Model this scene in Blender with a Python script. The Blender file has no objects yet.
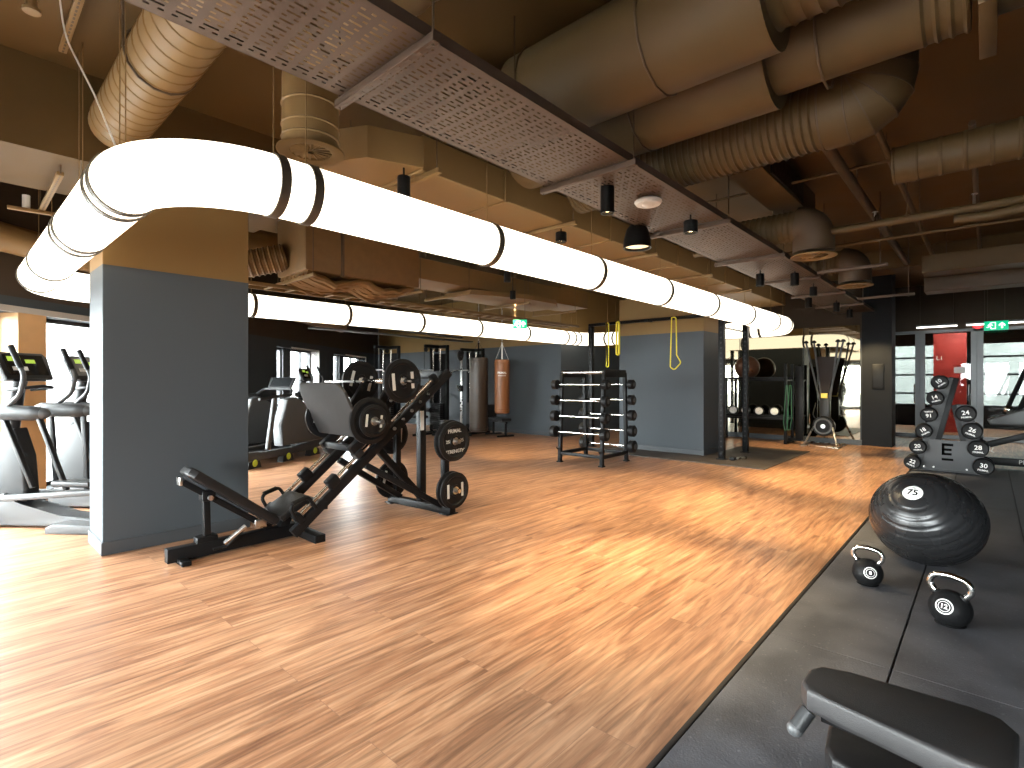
import bpy, bmesh, math, random
from mathutils import Matrix, Vector
random.seed(7)
S = bpy.context.scene
COL = S.collection
PI = math.pi

# ------------------------------------------------------------------ camera
TH = math.atan2(476, 522)                       # building axis is turned this much from the view axis
cam = bpy.data.cameras.new('camera'); cam.sensor_width = 36.0; cam.lens = 522/1024*36
cam.shift_y = -3/1024; cam.clip_start = 0.05; cam.clip_end = 300
co = bpy.data.objects.new('camera', cam); COL.objects.link(co)
co.location = (0, 0, 1.45); co.rotation_euler = (PI/2, 0, TH - PI/2)
S.camera = co
# ------------------------------------------------------------------ view + world + window light
S.view_settings.view_transform = 'Standard'; S.view_settings.look = 'None'
S.view_settings.gamma = 1.0; S.view_settings.use_curve_mapping = False
S.view_settings.exposure = 0.25
SKY = 54.0; RING = 2.3; SPOT = 1.45
w = bpy.data.worlds.new('overcast_sky'); S.world = w; w.use_nodes = True
bg = w.node_tree.nodes['Background']; bg.inputs[0].default_value = (0.93, 0.97, 1.0, 1); bg.inputs[1].default_value = SKY
S.cycles.max_bounces = 8; S.cycles.diffuse_bounces = 4; S.cycles.glossy_bounces = 4; S.cycles.transparent_max_bounces = 12
S.cycles.sample_clamp_indirect = 6.0; S.cycles.use_denoising = True

# window wall frame: it runs 3.6 degrees off the view axis
GA = TH - math.atan(0.063); G = Vector((math.cos(GA), math.sin(GA), 0)); NL = Vector((-G.y, G.x, 0))
P0 = Vector((6.1*-math.sin(TH), 6.1*math.cos(TH), 0))
def wallpt(d, out=0.0, z=0.0): return P0 + G*d + NL*out + Vector((0, 0, z))
WIN = [(-1.9, -0.15), (0.2, 2.9), (3.25, 6.03), (6.37, 9.6), (11.9, 12.52), (12.88, 14.1), (15.1, 15.95), (16.3, 17.8)]  # the first is added behind the view, for daylight on the foreground
SILL, HEAD = 0.12, 2.24
def portal(name, loc, rot, sx, sy):
    l = bpy.data.lights.new(name, 'AREA'); l.shape = 'RECTANGLE'; l.size = sx; l.size_y = sy
    l.cycles.is_portal = True
    o = bpy.data.objects.new(name, l); COL.objects.link(o); o.location = loc; o.rotation_euler = rot
for a, b in WIN:
    portal('window_portal', wallpt((a+b)/2, 0.42, (SILL+HEAD)/2), (PI/2, 0, GA + PI), b-a, HEAD-SILL)

# ------------------------------------------------------------------ materials
MATS = {}
def mat(name, col, rough=0.5, metal=0.0, var=0.12, scale=6.0, bump=0.0, bscale=60.0, coat=0.0, spec=0.5, emit=None, es=0.0):
    if name in MATS: return MATS[name]
    m = bpy.data.materials.new(name); m.use_nodes = True; nt = m.node_tree; N = nt.nodes; L = nt.links
    b = N['Principled BSDF']
    tc = N.new('ShaderNodeTexCoord'); nz = N.new('ShaderNodeTexNoise'); nz.inputs['Scale'].default_value = scale; nz.inputs['Detail'].default_value = 5
    L.new(tc.outputs['Object'], nz.inputs['Vector'])
    mr = N.new('ShaderNodeMapRange'); mr.inputs[3].default_value = 1-var; mr.inputs[4].default_value = 1+var
    L.new(nz.outputs['Fac'], mr.inputs[0])
    mx = N.new('ShaderNodeVectorMath'); mx.operation = 'SCALE'; mx.inputs[0].default_value = col[:3]
    L.new(mr.outputs[0], mx.inputs['Scale']); L.new(mx.outputs[0], b.inputs['Base Color'])
    rr = N.new('ShaderNodeMapRange'); rr.inputs[3].default_value = max(0.02, rough-0.08*var*8); rr.inputs[4].default_value = min(1, rough+0.08*var*8)
    L.new(nz.outputs['Fac'], rr.inputs[0]); L.new(rr.outputs[0], b.inputs['Roughness'])
    b.inputs['Metallic'].default_value = metal; b.inputs['Coat Weight'].default_value = coat
    b.inputs['Specular IOR Level'].default_value = spec
    if bump:
        n2 = N.new('ShaderNodeTexNoise'); n2.inputs['Scale'].default_value = bscale; n2.inputs['Detail'].default_value = 3
        L.new(tc.outputs['Object'], n2.inputs['Vector'])
        bp = N.new('ShaderNodeBump'); bp.inputs['Strength'].default_value = bump; bp.inputs['Distance'].default_value = 0.004
        L.new(n2.outputs['Fac'], bp.inputs['Height']); L.new(bp.outputs[0], b.inputs['Normal'])
    if emit:
        b.inputs['Emission Color'].default_value = (*emit, 1); b.inputs['Emission Strength'].default_value = es
    MATS[name] = m; return m

BROWN = (0.088, 0.050, 0.0150)
brown = mat('brown_ceiling_paint', BROWN, 0.65, 0, 0.18, 3, spec=0.25)
brown_metal = mat('brown_painted_metal', (0.185, 0.110, 0.042), 0.5, 0.0, 0.12, 4, spec=0.3)
shaded_metal = mat('shaded_brown_metal', (0.088, 0.053, 0.020), 0.55, 0.0, 0.12, 4, spec=0.3)  # same brown coat as above, darkened to stand in for dimmer light
brown_dark = mat('dark_brown_paint', (0.075, 0.045, 0.022), 0.55, 0, 0.15, 4)
tray_mat = mat('tray_metal', (0.092, 0.060, 0.042), 0.5, 0.2, 0.12, 8, spec=0.3)
insul = mat('insulation_foil_brown', (0.18, 0.10, 0.038), 0.5, 0.0, 0.22, 9, 0.6, 14, spec=0.3)
black = mat('black_powder_coat', (0.007, 0.007, 0.0075), 0.42, 0.0, 0.2, 12, 0.15, 300, spec=0.17)
black_gl = mat('black_gloss', (0.010, 0.010, 0.011), 0.22, 0.0, 0.15, 10)
rubber = mat('black_rubber', (0.007, 0.007, 0.0075), 0.5, 0, 0.2, 15, 0.2, 200, spec=0.2)
vinyl = mat('black_vinyl', (0.010, 0.0095, 0.010), 0.42, 0, 0.15, 20, 0.25, 350, spec=0.3)
chrome = mat('chrome', (0.78, 0.77, 0.75), 0.12, 1.0, 0.04, 10)
steel = mat('brushed_steel', (0.55, 0.54, 0.52), 0.28, 1.0, 0.08, 14)
silver = mat('silver_plastic', (0.055, 0.057, 0.059), 0.45, 0.1, 0.06, 8)
grey_pl = mat('grey_plastic', (0.06, 0.062, 0.064), 0.45, 0, 0.1, 8)
dgrey = mat('dark_grey_plastic', (0.016, 0.0165, 0.0175), 0.45, 0, 0.12, 8, spec=0.35)
white = mat('white_print', (0.80, 0.79, 0.76), 0.5, 0, 0.04, 10)
white_pl = mat('white_plastic', (0.75, 0.73, 0.70), 0.45, 0, 0.04, 10)
offwhite = mat('worn_white_print', (0.5, 0.49, 0.45), 0.6, 0, 0.15, 30)
yellow = mat('yellow_rubber_band', (0.75, 0.62, 0.03), 0.5, 0, 0.06, 10)
green_rb = mat('green_rubber_band', (0.02, 0.10, 0.05), 0.5, 0, 0.08, 10)
lime = mat('lime_badge', (0.62, 0.72, 0.05), 0.5, 0, 0.05, 10)
tan = mat('tan_leather', (0.215, 0.078, 0.024), 0.42, 0, 0.14, 12, 0.2, 90)
darkbag = mat('brown_black_leather', (0.04, 0.025, 0.015), 0.42, 0, 0.2, 12, 0.2, 90)
plate_face = mat('foot_plate_grey', (0.024, 0.0225, 0.022), 0.65, 0, 0.10, 18, 0.5, 160)
woodpost = mat('oak_post', (0.42, 0.24, 0.10), 0.5, 0, 0.2, 5)
redwall_m = mat('red_wall_paint', (0.42, 0.035, 0.025), 0.5, 0, 0.1, 3)
alu = mat('grey_aluminium', (0.11, 0.113, 0.116), 0.38, 0.5, 0.08, 8)
dark_frame = mat('dark_window_frame', (0.03, 0.032, 0.035), 0.4, 0.2, 0.1, 8)
skirt = mat('skirting_grey', (0.05, 0.057, 0.064), 0.5, 0, 0.1, 5)
copper = mat('bronze_leather_ball', (0.10, 0.045, 0.025), 0.3, 0, 0.12, 8)
redpl = mat('red_plastic', (0.7, 0.03, 0.03), 0.4, 0, 0.05, 8)
greenem = mat('green_sign_lit', (0.0, 0.3, 0.14), 0.4, 0, 0.02, 8, emit=(0.0, 0.55, 0.26), es=0.9)
whiteem = mat('white_sign_lit', (0.9, 0.95, 0.9), 0.4, 0, 0.02, 8, emit=(0.85, 1.0, 0.9), es=1.2)
redem = mat('red_sign_lit', (0.6, 0.03, 0.03), 0.4, 0, 0.02, 8, emit=(0.9, 0.06, 0.08), es=0.8)
warmem = mat('warm_lamp', (1, 0.8, 0.5), 0.4, 0, 0.02, 8, emit=(1.0, 0.72, 0.38), es=8)
stripem = mat('white_linear_lamp', (1, 0.95, 0.9), 0.4, 0, 0.02, 8, emit=(1.0, 0.93, 0.85), es=4)
screen_on = mat('screen_dark', (0.01, 0.011, 0.012), 0.2, 0, 0.1, 8)
screen_gr = mat('screen_green', (0.2, 0.3, 0.05), 0.3, 0, 0.1, 8, emit=(0.42, 0.6, 0.06), es=0.7)
ringem = mat('opal_diffuser', (0.9, 0.88, 0.84), 0.5, 0, 0.01, 3, emit=(1.0, 0.90, 0.73), es=RING)

def wall_paint(name, low, high, z):
    """painted wall: one colour below the paint line, a brown of its own above it"""
    m = mat(name, low, 0.6, 0, 0.06, 1.5, 0.1, 40, spec=0.25); nt = m.node_tree; N = nt.nodes; L = nt.links
    src = [n for n in N if n.type == 'VECT_MATH'][0]; mr = [n for n in N if n.type == 'MAP_RANGE'][0]
    s2 = N.new('ShaderNodeVectorMath'); s2.operation = 'SCALE'; s2.inputs[0].default_value = high; L.new(mr.outputs[0], s2.inputs['Scale'])
    ge = N.new('ShaderNodeNewGeometry'); sx = N.new('ShaderNodeSeparateXYZ'); L.new(ge.outputs['Position'], sx.inputs[0])
    gt = N.new('ShaderNodeMath'); gt.operation = 'GREATER_THAN'; gt.inputs[1].default_value = z; L.new(sx.outputs['Z'], gt.inputs[0])
    mx = N.new('ShaderNodeMix'); mx.data_type = 'RGBA'; L.new(gt.outputs[0], mx.inputs['Factor'])
    L.new(src.outputs[0], mx.inputs['A']); L.new(s2.outputs[0], mx.inputs['B'])
    L.new(mx.outputs['Result'], N['Principled BSDF'].inputs['Base Color'])
    return m
grey_wall = wall_paint('slate_wall_paint', (0.060, 0.071, 0.081), (0.21, 0.128, 0.045), 2.42)  # upper brown brightened to stand in for ring light on the column
dark_wall = wall_paint('charcoal_wall_paint', (0.030, 0.037, 0.043), (0.035, 0.021, 0.010), 2.42)

def wood_floor():
    m = bpy.data.materials.new('wood_planks'); m.use_nodes = True; nt = m.node_tree; N = nt.nodes; L = nt.links
    b = N['Principled BSDF']; tc = N.new('ShaderNodeTexCoord')
    br = N.new('ShaderNodeTexBrick'); br.offset = 0.37; br.offset_frequency = 2
    br.inputs['Scale'].default_value = 1; br.inputs['Brick Width'].default_value = 1.85; br.inputs['Row Height'].default_value = 0.205
    br.inputs['Mortar Size'].default_value = 0.0012; br.inputs['Mortar Smooth'].default_value = 0.2; br.inputs['Bias'].default_value = 0.0
    br.inputs['Color1'].default_value = (0, 0, 0, 1); br.inputs['Color2'].default_value = (1, 1, 1, 1); br.inputs['Mortar'].default_value = (0.5, 0.5, 0.5, 1)
    L.new(tc.outputs['Object'], br.inputs['Vector'])
    # grain: long streaks, shifted per plank
    mp = N.new('ShaderNodeMapping'); mp.inputs['Scale'].default_value = (0.9, 9.0, 1.0)
    off = N.new('ShaderNodeVectorMath'); off.operation = 'MULTIPLY_ADD'; off.inputs[1].default_value = (7.0, 3.0, 5.0)
    L.new(br.outputs['Color'], off.inputs[0]); L.new(tc.outputs['Object'], off.inputs[2]); L.new(off.outputs[0], mp.inputs['Vector'])
    n1 = N.new('ShaderNodeTexNoise'); n1.inputs['Scale'].default_value = 1.5; n1.inputs['Detail'].default_value = 8; n1.inputs['Roughness'].default_value = 0.62; n1.inputs['Distortion'].default_value = 0.9
    L.new(mp.outputs[0], n1.inputs['Vector'])
    cr = N.new('ShaderNodeValToRGB'); e = cr.color_ramp.elements
    e[0].position = 0.26; e[0].color = (0.150, 0.062, 0.033, 1); e[1].position = 0.80; e[1].color = (0.68, 0.425, 0.265, 1)
    k = cr.color_ramp.elements.new(0.43); k.color = (0.335, 0.162, 0.086, 1); k = cr.color_ramp.elements.new(0.58); k.color = (0.50, 0.27, 0.150, 1)
    L.new(n1.outputs['Fac'], cr.inputs['Fac'])
    mp2 = N.new('ShaderNodeMapping'); mp2.inputs['Scale'].default_value = (1.6, 38.0, 1.0); L.new(off.outputs[0], mp2.inputs['Vector'])
    n3 = N.new('ShaderNodeTexNoise'); n3.inputs['Scale'].default_value = 1.2; n3.inputs['Detail'].default_value = 4; L.new(mp2.outputs[0], n3.inputs['Vector'])
    st = N.new('ShaderNodeMapRange'); st.inputs[1].default_value = 0.30; st.inputs[2].default_value = 0.55; st.inputs[3].default_value = 0.62; st.inputs[4].default_value = 1.04; L.new(n3.outputs['Fac'], st.inputs[0])
    sg = N.new('ShaderNodeVectorMath'); sg.operation = 'SCALE'; L.new(cr.outputs['Color'], sg.inputs[0]); L.new(st.outputs[0], sg.inputs['Scale'])
    # per-plank tone
    pm = N.new('ShaderNodeMapRange'); pm.inputs[3].default_value = 0.93; pm.inputs[4].default_value = 1.07
    L.new(br.outputs['Color'], pm.inputs[0])
    sc = N.new('ShaderNodeVectorMath'); sc.operation = 'SCALE'; L.new(sg.outputs[0], sc.inputs[0]); L.new(pm.outputs[0], sc.inputs['Scale'])
    mo = N.new('ShaderNodeMix'); mo.data_type = 'RGBA'; mo.inputs['B'].default_value = (0.26, 0.14, 0.09, 1)
    L.new(br.outputs['Fac'], mo.inputs['Factor']); L.new(sc.outputs[0], mo.inputs['A'])
    L.new(mo.outputs['Result'], b.inputs['Base Color'])
    # satin wear
    n2 = N.new('ShaderNodeTexNoise'); n2.inputs['Scale'].default_value = 1.3; n2.inputs['Detail'].default_value = 4; L.new(tc.outputs['Object'], n2.inputs['Vector'])
    rm = N.new('ShaderNodeMapRange'); rm.inputs[3].default_value = 0.27; rm.inputs[4].default_value = 0.42
    L.new(n2.outputs['Fac'], rm.inputs[0]); L.new(rm.outputs[0], b.inputs['Roughness'])
    bp = N.new('ShaderNodeBump'); bp.inputs['Strength'].default_value = 0.12; bp.inputs['Distance'].default_value = 0.003
    L.new(n1.outputs['Fac'], bp.inputs['Height']); L.new(bp.outputs[0], b.inputs['Normal'])
    return m
def mat_floor():
    m = mat('rubber_tiles', (0.096, 0.096, 0.107), 0.55, 0, 0.30, 3.4, 0.5, 120); nt = m.node_tree; N = nt.nodes; L = nt.links
    src = [n for n in N if n.type == 'VECT_MATH'][0]
    tc = [n for n in N if n.type == 'TEX_COORD'][0]
    v = N.new('ShaderNodeTexNoise'); v.inputs['Scale'].default_value = 55; v.inputs['Detail'].default_value = 2; L.new(tc.outputs['Object'], v.inputs['Vector'])
    cr = N.new('ShaderNodeValToRGB'); cr.color_ramp.elements[0].position = 0.66; cr.color_ramp.elements[1].position = 0.74
    rg = [n for n in N if n.type == 'MAP_RANGE'][0]; rg.inputs[1].default_value = 0.34; rg.inputs[2].default_value = 0.66
    cr.color_ramp.elements[1].color = (0.06, 0.06, 0.06, 1); L.new(v.outputs['Fac'], cr.inputs['Fac'])
    ad = N.new('ShaderNodeVectorMath'); ad.operation = 'ADD'; L.new(src.outputs[0], ad.inputs[0]); L.new(cr.outputs['Color'], ad.inputs[1])
    L.new(ad.outputs[0], N['Principled BSDF'].inputs['Base Color'])
    return m
def glass_mat(name, tint, refl=0.10):
    m = bpy.data.materials.new(name); m.use_nodes = True; nt = m.node_tree; N = nt.nodes; L = nt.links
    N.remove(N['Principled BSDF']); out = N['Material Output']
    t = N.new('ShaderNodeBsdfTransparent'); t.inputs[0].default_value = (*tint, 1)
    g = N.new('ShaderNodeBsdfGlossy'); g.inputs['Roughness'].default_value = 0.02
    lw = N.new('ShaderNodeLayerWeight'); lw.inputs['Blend'].default_value = 0.5
    fr = N.new('ShaderNodeMath'); fr.operation = 'POWER'; fr.inputs[1].default_value = 5.0; L.new(lw.outputs['Facing'], fr.inputs[0])
    mr = N.new('ShaderNodeMapRange'); mr.inputs[3].default_value = refl*0.5; mr.inputs[4].default_value = 0.9; L.new(fr.outputs[0], mr.inputs[0])
    mx = N.new('ShaderNodeMixShader'); L.new(mr.outputs[0], mx.inputs[0]); L.new(t.outputs[0], mx.inputs[1]); L.new(g.outputs[0], mx.inputs[2])
    L.new(mx.outputs[0], out.inputs[0]); return m
glass = glass_mat('clear_glass', (0.96, 0.98, 0.97))
door_glass = glass_mat('door_glass', (0.48, 0.50, 0.49), 0.06)
mirror_m = mat('tinted_mirror', (0.40, 0.38, 0.30), 0.03, 1.0, 0.0, 2)
floor_m = wood_floor(); rubber_floor_m = mat_floor()

# ------------------------------------------------------------------ mesh helpers
def V(*a): return Vector(a)
class MB:
    def __init__(s): s.bm = bmesh.new()
    def _m(s, verts, mtx):
        for v in verts: v.co = mtx @ v.co
    def box(s, c, d, bev=0.0, rot=None, seg=2):
        r = bmesh.ops.create_cube(s.bm, size=1.0); vs = r['verts']
        for v in vs: v.co = Vector((v.co.x*d[0], v.co.y*d[1], v.co.z*d[2]))
        if bev > 0:
            es = list({e for v in vs for e in v.link_edges})
            rr = bmesh.ops.bevel(s.bm, geom=es, offset=min(bev, min(d)*0.49), segments=seg, profile=0.5, affect='EDGES')
            vs = list({v for f in rr['faces'] for v in f.verts} | {v for v in vs if v.is_valid})
        m = Matrix.Translation(c) @ (rot.to_4x4() if rot is not None else Matrix.Identity(4))
        s._m(vs, m); return s
    def bar(s, p0, p1, wd, ht, bev=0.004, up=(0, 0, 1)):
        p0 = Vector(p0); p1 = Vector(p1); x = (p1-p0); ln = x.length; x.normalize(); u = Vector(up)
        if abs(x.dot(u)) > 0.99: u = Vector((0, 1, 0))
        y = u.cross(x).normalized(); z = x.cross(y)
        R = Matrix((x, y, z)).transposed()
        return s.box((p0+p1)/2, (ln, wd, ht), bev, R)
    def tube(s, pts, r, seg=10, closed=False, cap=True):
        pts = [Vector(p) for p in pts]; n = len(pts)
        rad = r if isinstance(r, (list, tuple)) else [r]*n
        rings = []; prev = None
        for i, p in enumerate(pts):
            if closed: t = pts[(i+1) % n] - pts[i-1]
            elif i == 0: t = pts[1]-pts[0]
            elif i == n-1: t = pts[-1]-pts[-2]
            else: t = pts[i+1]-pts[i-1]
            if t.length < 1e-9: t = prev_t
            t.normalize(); prev_t = t.copy()
            if prev is None:
                a = Vector((0, 0, 1)) if abs(t.z) < 0.9 else Vector((1, 0, 0))
                u = t.cross(a).normalized()
            else:
                u = (prev - t*prev.dot(t)).normalized()
            prev = u; v = t.cross(u)
            rings.append([s.bm.verts.new(p + (u*math.cos(2*PI*k/seg) + v*math.sin(2*PI*k/seg))*rad[i]) for k in range(seg)])
        m = n if closed else n-1
        for i in range(m):
            a, b = rings[i], rings[(i+1) % n]
            for k in range(seg): s.bm.faces.new((a[k], a[(k+1) % seg], b[(k+1) % seg], b[k]))
        if cap and not closed:
            s.bm.faces.new(rings[0][::-1]); s.bm.faces.new(rings[-1])
        return s
    def cyl(s, p0, p1, r, seg=16, r2=None):
        return s.tube([p0, p1], [r, r if r2 is None else r2], seg)
    def lathe(s, prof, loc=(0, 0, 0), axis=(0, 0, 1), seg=24):
        ax = Vector(axis).normalized(); a = Vector((0, 0, 1)) if abs(ax.z) < 0.9 else Vector((1, 0, 0))
        u = a.cross(ax).normalized(); v = ax.cross(u); loc = Vector(loc); rings = []
        for r, h in prof:
            if r < 1e-6: rings.append([s.bm.verts.new(loc + ax*h)])
            else: rings.append([s.bm.verts.new(loc + ax*h + (u*math.cos(2*PI*k/seg) + v*math.sin(2*PI*k/seg))*r) for k in range(seg)])
        for i in range(len(rings)-1):
            A, B = rings[i], rings[i+1]
            for k in range(seg):
                k2 = (k+1) % seg
                if len(A) == 1 and len(B) == 1: break
                if len(A) == 1: s.bm.faces.new((A[0], B[k2], B[k]))
                elif len(B) == 1: s.bm.faces.new((A[k], A[k2], B[0]))
                else: s.bm.faces.new((A[k], A[k2], B[k2], B[k]))
        return s
    def prism(s, poly, h, mtx=None, bev=0.0):
        mtx = mtx or Matrix.Identity(4)
        b = [s.bm.verts.new((x, y, 0)) for x, y in poly]; t = [s.bm.verts.new((x, y, h)) for x, y in poly]
        n = len(poly); fs = [s.bm.faces.new(b[::-1]), s.bm.faces.new(t)]
        for i in range(n): fs.append(s.bm.faces.new((b[i], b[(i+1) % n], t[(i+1) % n], t[i])))
        vs = b+t
        if bev > 0:
            es = list({e for f in fs[:2] for e in f.edges})
            rr = bmesh.ops.bevel(s.bm, geom=es, offset=bev, segments=3, profile=0.5, affect='EDGES')
            vs = list({v for f in rr['faces'] for v in f.verts} | {v for f in fs if f.is_valid for v in f.verts} | {v for v in vs if v.is_valid})
        s._m(vs, mtx); return s
    def ball(s, c, r, seg=24, sc=(1, 1, 1)):
        rr = bmesh.ops.create_uvsphere(s.bm, u_segments=seg, v_segments=seg//2, radius=r)
        s._m(rr['verts'], Matrix.Translation(c) @ Matrix.Diagonal((*sc, 1))); return s
    def build(s, name, m, parent=None, smooth=35, loc=None, mats=None):
        bmesh.ops.recalc_face_normals(s.bm, faces=s.bm.faces[:])
        me = bpy.data.meshes.new(name); s.bm.to_mesh(me); s.bm.free()
        me.materials.append(m)
        if smooth:
            for p in me.polygons: p.use_smooth = True
            me.set_sharp_from_angle(angle=math.radians(smooth))
        o = bpy.data.objects.new(name, me); COL.objects.link(o)
        if parent is not None: o.parent = parent
        if loc is not None: o.location = loc
        return o
def fillet(pts, r, n=8):
    pts = [Vector(p) for p in pts]; out = [pts[0]]
    for i in range(1, len(pts)-1):
        a, b, c = pts[i-1], pts[i], pts[i+1]; d1 = (a-b); d2 = (c-b); l1, l2 = d1.length, d2.length; d1.normalize(); d2.normalize()
        ang = d1.angle(d2)
        if ang > PI-0.01: out.append(b); continue
        rr = r[i-1] if isinstance(r, (list, tuple)) else r
        t = min(rr/math.tan(ang/2), l1*0.49, l2*0.49); rr = t*math.tan(ang/2)
        cen = b + (d1+d2).normalized()*(rr/math.sin(ang/2)); s0 = b+d1*t-cen; s1 = b+d2*t-cen
        for k in range(n+1):
            f = k/n; q = s0.slerp(s1, f).normalized()*rr; out.append(cen+q)
    out.append(pts[-1]); return out
def resample(pts, step):
    pts = [Vector(p) for p in pts]; out = [pts[0].copy()]; acc = 0.0
    for a, b in zip(pts, pts[1:]):
        l = (b-a).length; d = step-acc
        while d <= l: out.append(a+(b-a)*(d/l)); d += step
        acc = l-(d-step)
    return out
def ribbed(mb, pts, r, pitch, amp, seg=24):
    """flexible or spiral duct: the radius swells at each rib"""
    q = resample(pts, pitch/4); rad = [r + (amp if i % 4 == 0 else 0.0) for i in range(len(q))]
    return mb.tube(q, rad, seg)
def spiral(mb, pts, r, pitch, amp, seg=28):
    q = []; rad = []
    for p in resample(pts, pitch): q.append(p)
    q2 = []
    for a, b in zip(q, q[1:]):
        d = (b-a)
        for f, k in ((0, 1), (0.10, 1), (0.14, 0), (0.95, 0)): q2.append(a+d*f); rad.append(r+amp*k)
    return mb.tube(q2, rad, seg)
def thing(name, label, cat, loc=(0, 0, 0), rz=0.0, group=None):
    o = bpy.data.objects.new(name, None); COL.objects.link(o); o.location = loc; o.rotation_euler = (0, 0, rz)
    o.empty_display_size = 0.1
    o['label'] = label; o['category'] = cat
    if group: o['group'] = group
    return o
def tag(o, label, cat, group=None):
    o['label'] = label; o['category'] = cat
    if group: o['group'] = group
    return o
def struct(o): o['kind'] = 'structure'; return o
def dup(src, label=None, loc=None, rz=None):
    c = src.copy(); COL.objects.link(c)
    if label: c['label'] = label
    if loc is not None: c.location = loc
    if rz is not None: c.rotation_euler = (0, 0, rz)
    def kids(a, b):
        for ch in list(a.children):
            if ch.name.startswith('!'): continue
            k = ch.copy(); COL.objects.link(k); k.parent = b; kids(ch, k)
    kids(src, c); return c
def frame(pos, normal, up=(0, 0, 1), spin=0.0):
    """matrix whose +Z is normal and whose +Y is up: for lettering on faces"""
    z = Vector(normal).normalized(); u = Vector(up); x = u.cross(z).normalized(); y = z.cross(x)
    m = Matrix((x, y, z)).transposed().to_4x4(); m.translation = Vector(pos)
    return m @ Matrix.Rotation(spin, 4, 'Z')
def text(s, size, mtx, m, name, parent, ext=0.001, fat=0.012):
    cu = bpy.data.curves.new('lettering', 'FONT'); cu.body = s; cu.size = size; cu.align_x = 'CENTER'; cu.align_y = 'CENTER'
    cu.extrude = ext; cu.offset = fat*size; cu.resolution_u = 3
    o = bpy.data.objects.new('lettering', cu); COL.objects.link(o)
    bpy.context.view_layer.update()
    me = bpy.data.meshes.new_from_object(o.evaluated_get(bpy.context.evaluated_depsgraph_get()))
    bpy.data.objects.remove(o); bpy.data.curves.remove(cu)
    me.transform(mtx); me.materials.clear(); me.materials.append(m)
    r = bpy.data.objects.new(name, me); COL.objects.link(r)
    if parent is not None: r.parent = parent
    return r
def MX(x, y, z): return Matrix((x, y, z)).transposed().to_4x4()
XZ = MX(Vector((1, 0, 0)), Vector((0, 0, 1)), Vector((0, -1, 0)))      # prism drawn in x-z, thickness towards -y
def xz(y): m = XZ.copy(); m.translation = Vector((0, y, 0)); return m
YZ = MX(Vector((0, 1, 0)), Vector((0, 0, 1)), Vector((1, 0, 0)))      # drawn in y-z, thickness towards +x
def yz(x): m = YZ.copy(); m.translation = Vector((x, 0, 0)); return m

# ================================================================== THE ROOM
ZC = 3.9
def room_poly():
    a = wallpt(-2.4, 0.05); b = wallpt(20.5, 0.05)
    return [(-5.6, -3.9), (21.68, -3.9), (21.68, 5.15), (14.3, 8.4), (11.03, 8.4), (b.x, b.y), (a.x, a.y), (-5.6, a.y)]
f = MB(); f.bm.faces.new([f.bm.verts.new((x, y, 0)) for x, y in room_poly()])
struct(f.build('floor', floor_m, smooth=0))
MATX1 = 11.75
# rubber flooring with open joints between its tiles
r = MB(); rows = [(-3.6, -2.6), (-2.595, -1.62), (-1.612, -0.845), (-0.835, -0.245), (-0.235, 0.350), (0.360, 0.915)]
for (y0, y1) in rows:
    x = -4.0; k = 0
    while x < MATX1:
        x1 = min(x+2.4, MATX1); r.box(((x+x1-0.003)/2, (y0+y1)/2, 0.005), (x1-x-0.002, y1-y0, 0.014), 0.002, seg=1); x = x1
struct(r.build('floor_rubber', rubber_floor_m))
u = MB(); u.box((3.87, -1.34, 0.0005), (15.7, 4.5, 0.003)); struct(u.build('floor_underlay', black, smooth=0))
e = MB(); e.box((3.8, 0.931, 0.005), (15.9, 0.024, 0.014), 0.004)
struct(e.build('trim_1', mat('mat_edge_strip', (0.014, 0.011, 0.010), 0.6, 0, 0.2, 20)))
c = MB(); c.prism(room_poly(), 0.2, Matrix.Translation((0, 0, ZC)))
struct(c.build('ceiling', brown, smooth=0))
b = MB(); b.box((-1.55, 5.86, (ZC+3.2)/2), (8.1, 1.1, ZC-3.2)); struct(b.build('beam', brown, smooth=0))
b = MB(); b.box((12.3, 1.7, (ZC+3.55)/2), (0.7, 10.4, ZC-3.55)); struct(b.build('beam', brown, smooth=0))

# slate columns
def column(x0, x1, y0, y1, top):
    m = MB(); m.box(((x0+x1)/2, (y0+y1)/2, top/2), (x1-x0, y1-y0, top), 0.004, seg=1)
    o = struct(m.build('column', grey_wall))
    k = MB(); k.box(((x0+x1)/2, (y0+y1)/2, 0.055), (x1-x0+0.024, y1-y0+0.024, 0.11), 0.004, seg=1)
    k.build('baseboard', skirt, o); return o
column(0.91, 2.065, 5.42, 5.97, 3.2)
column(9.95, 10.7, 4.06, 5.92, 3.2)

# window wall
T = 0.34
def wbox(m, d0, d1, z0, z1, o0=0.0, o1=T):
    cpt = wallpt((d0+d1)/2, (o0+o1)/2, (z0+z1)/2)
    m.box(cpt, (d1-d0, o1-o0, z1-z0), 0, Matrix.Rotation(GA, 3, 'Z'))
wl = MB(); edges = [-2.4]+[v for p in WIN for v in p]+[20.5]
wbox(wl, -2.4, 20.5, HEAD, ZC); wbox(wl, -2.4, 20.5, 0, SILL)
for i in range(0, len(edges), 2):
    if edges[i+1]-edges[i] > 0.4: wbox(wl, edges[i], edges[i+1], SILL, HEAD)
struct(wl.build('wall_left', dark_wall, smooth=0))
for i in range(0, len(edges), 2):
    if edges[i+1]-edges[i] <= 0.4:
        p = MB(); wbox(p, edges[i], edges[i+1], SILL, HEAD, -0.03 if edges[i] < 8 else 0.17, 0.30); struct(p.build('trim_%d' % (i+2), woodpost if edges[i] < 8 else dark_frame, smooth=0))
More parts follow.
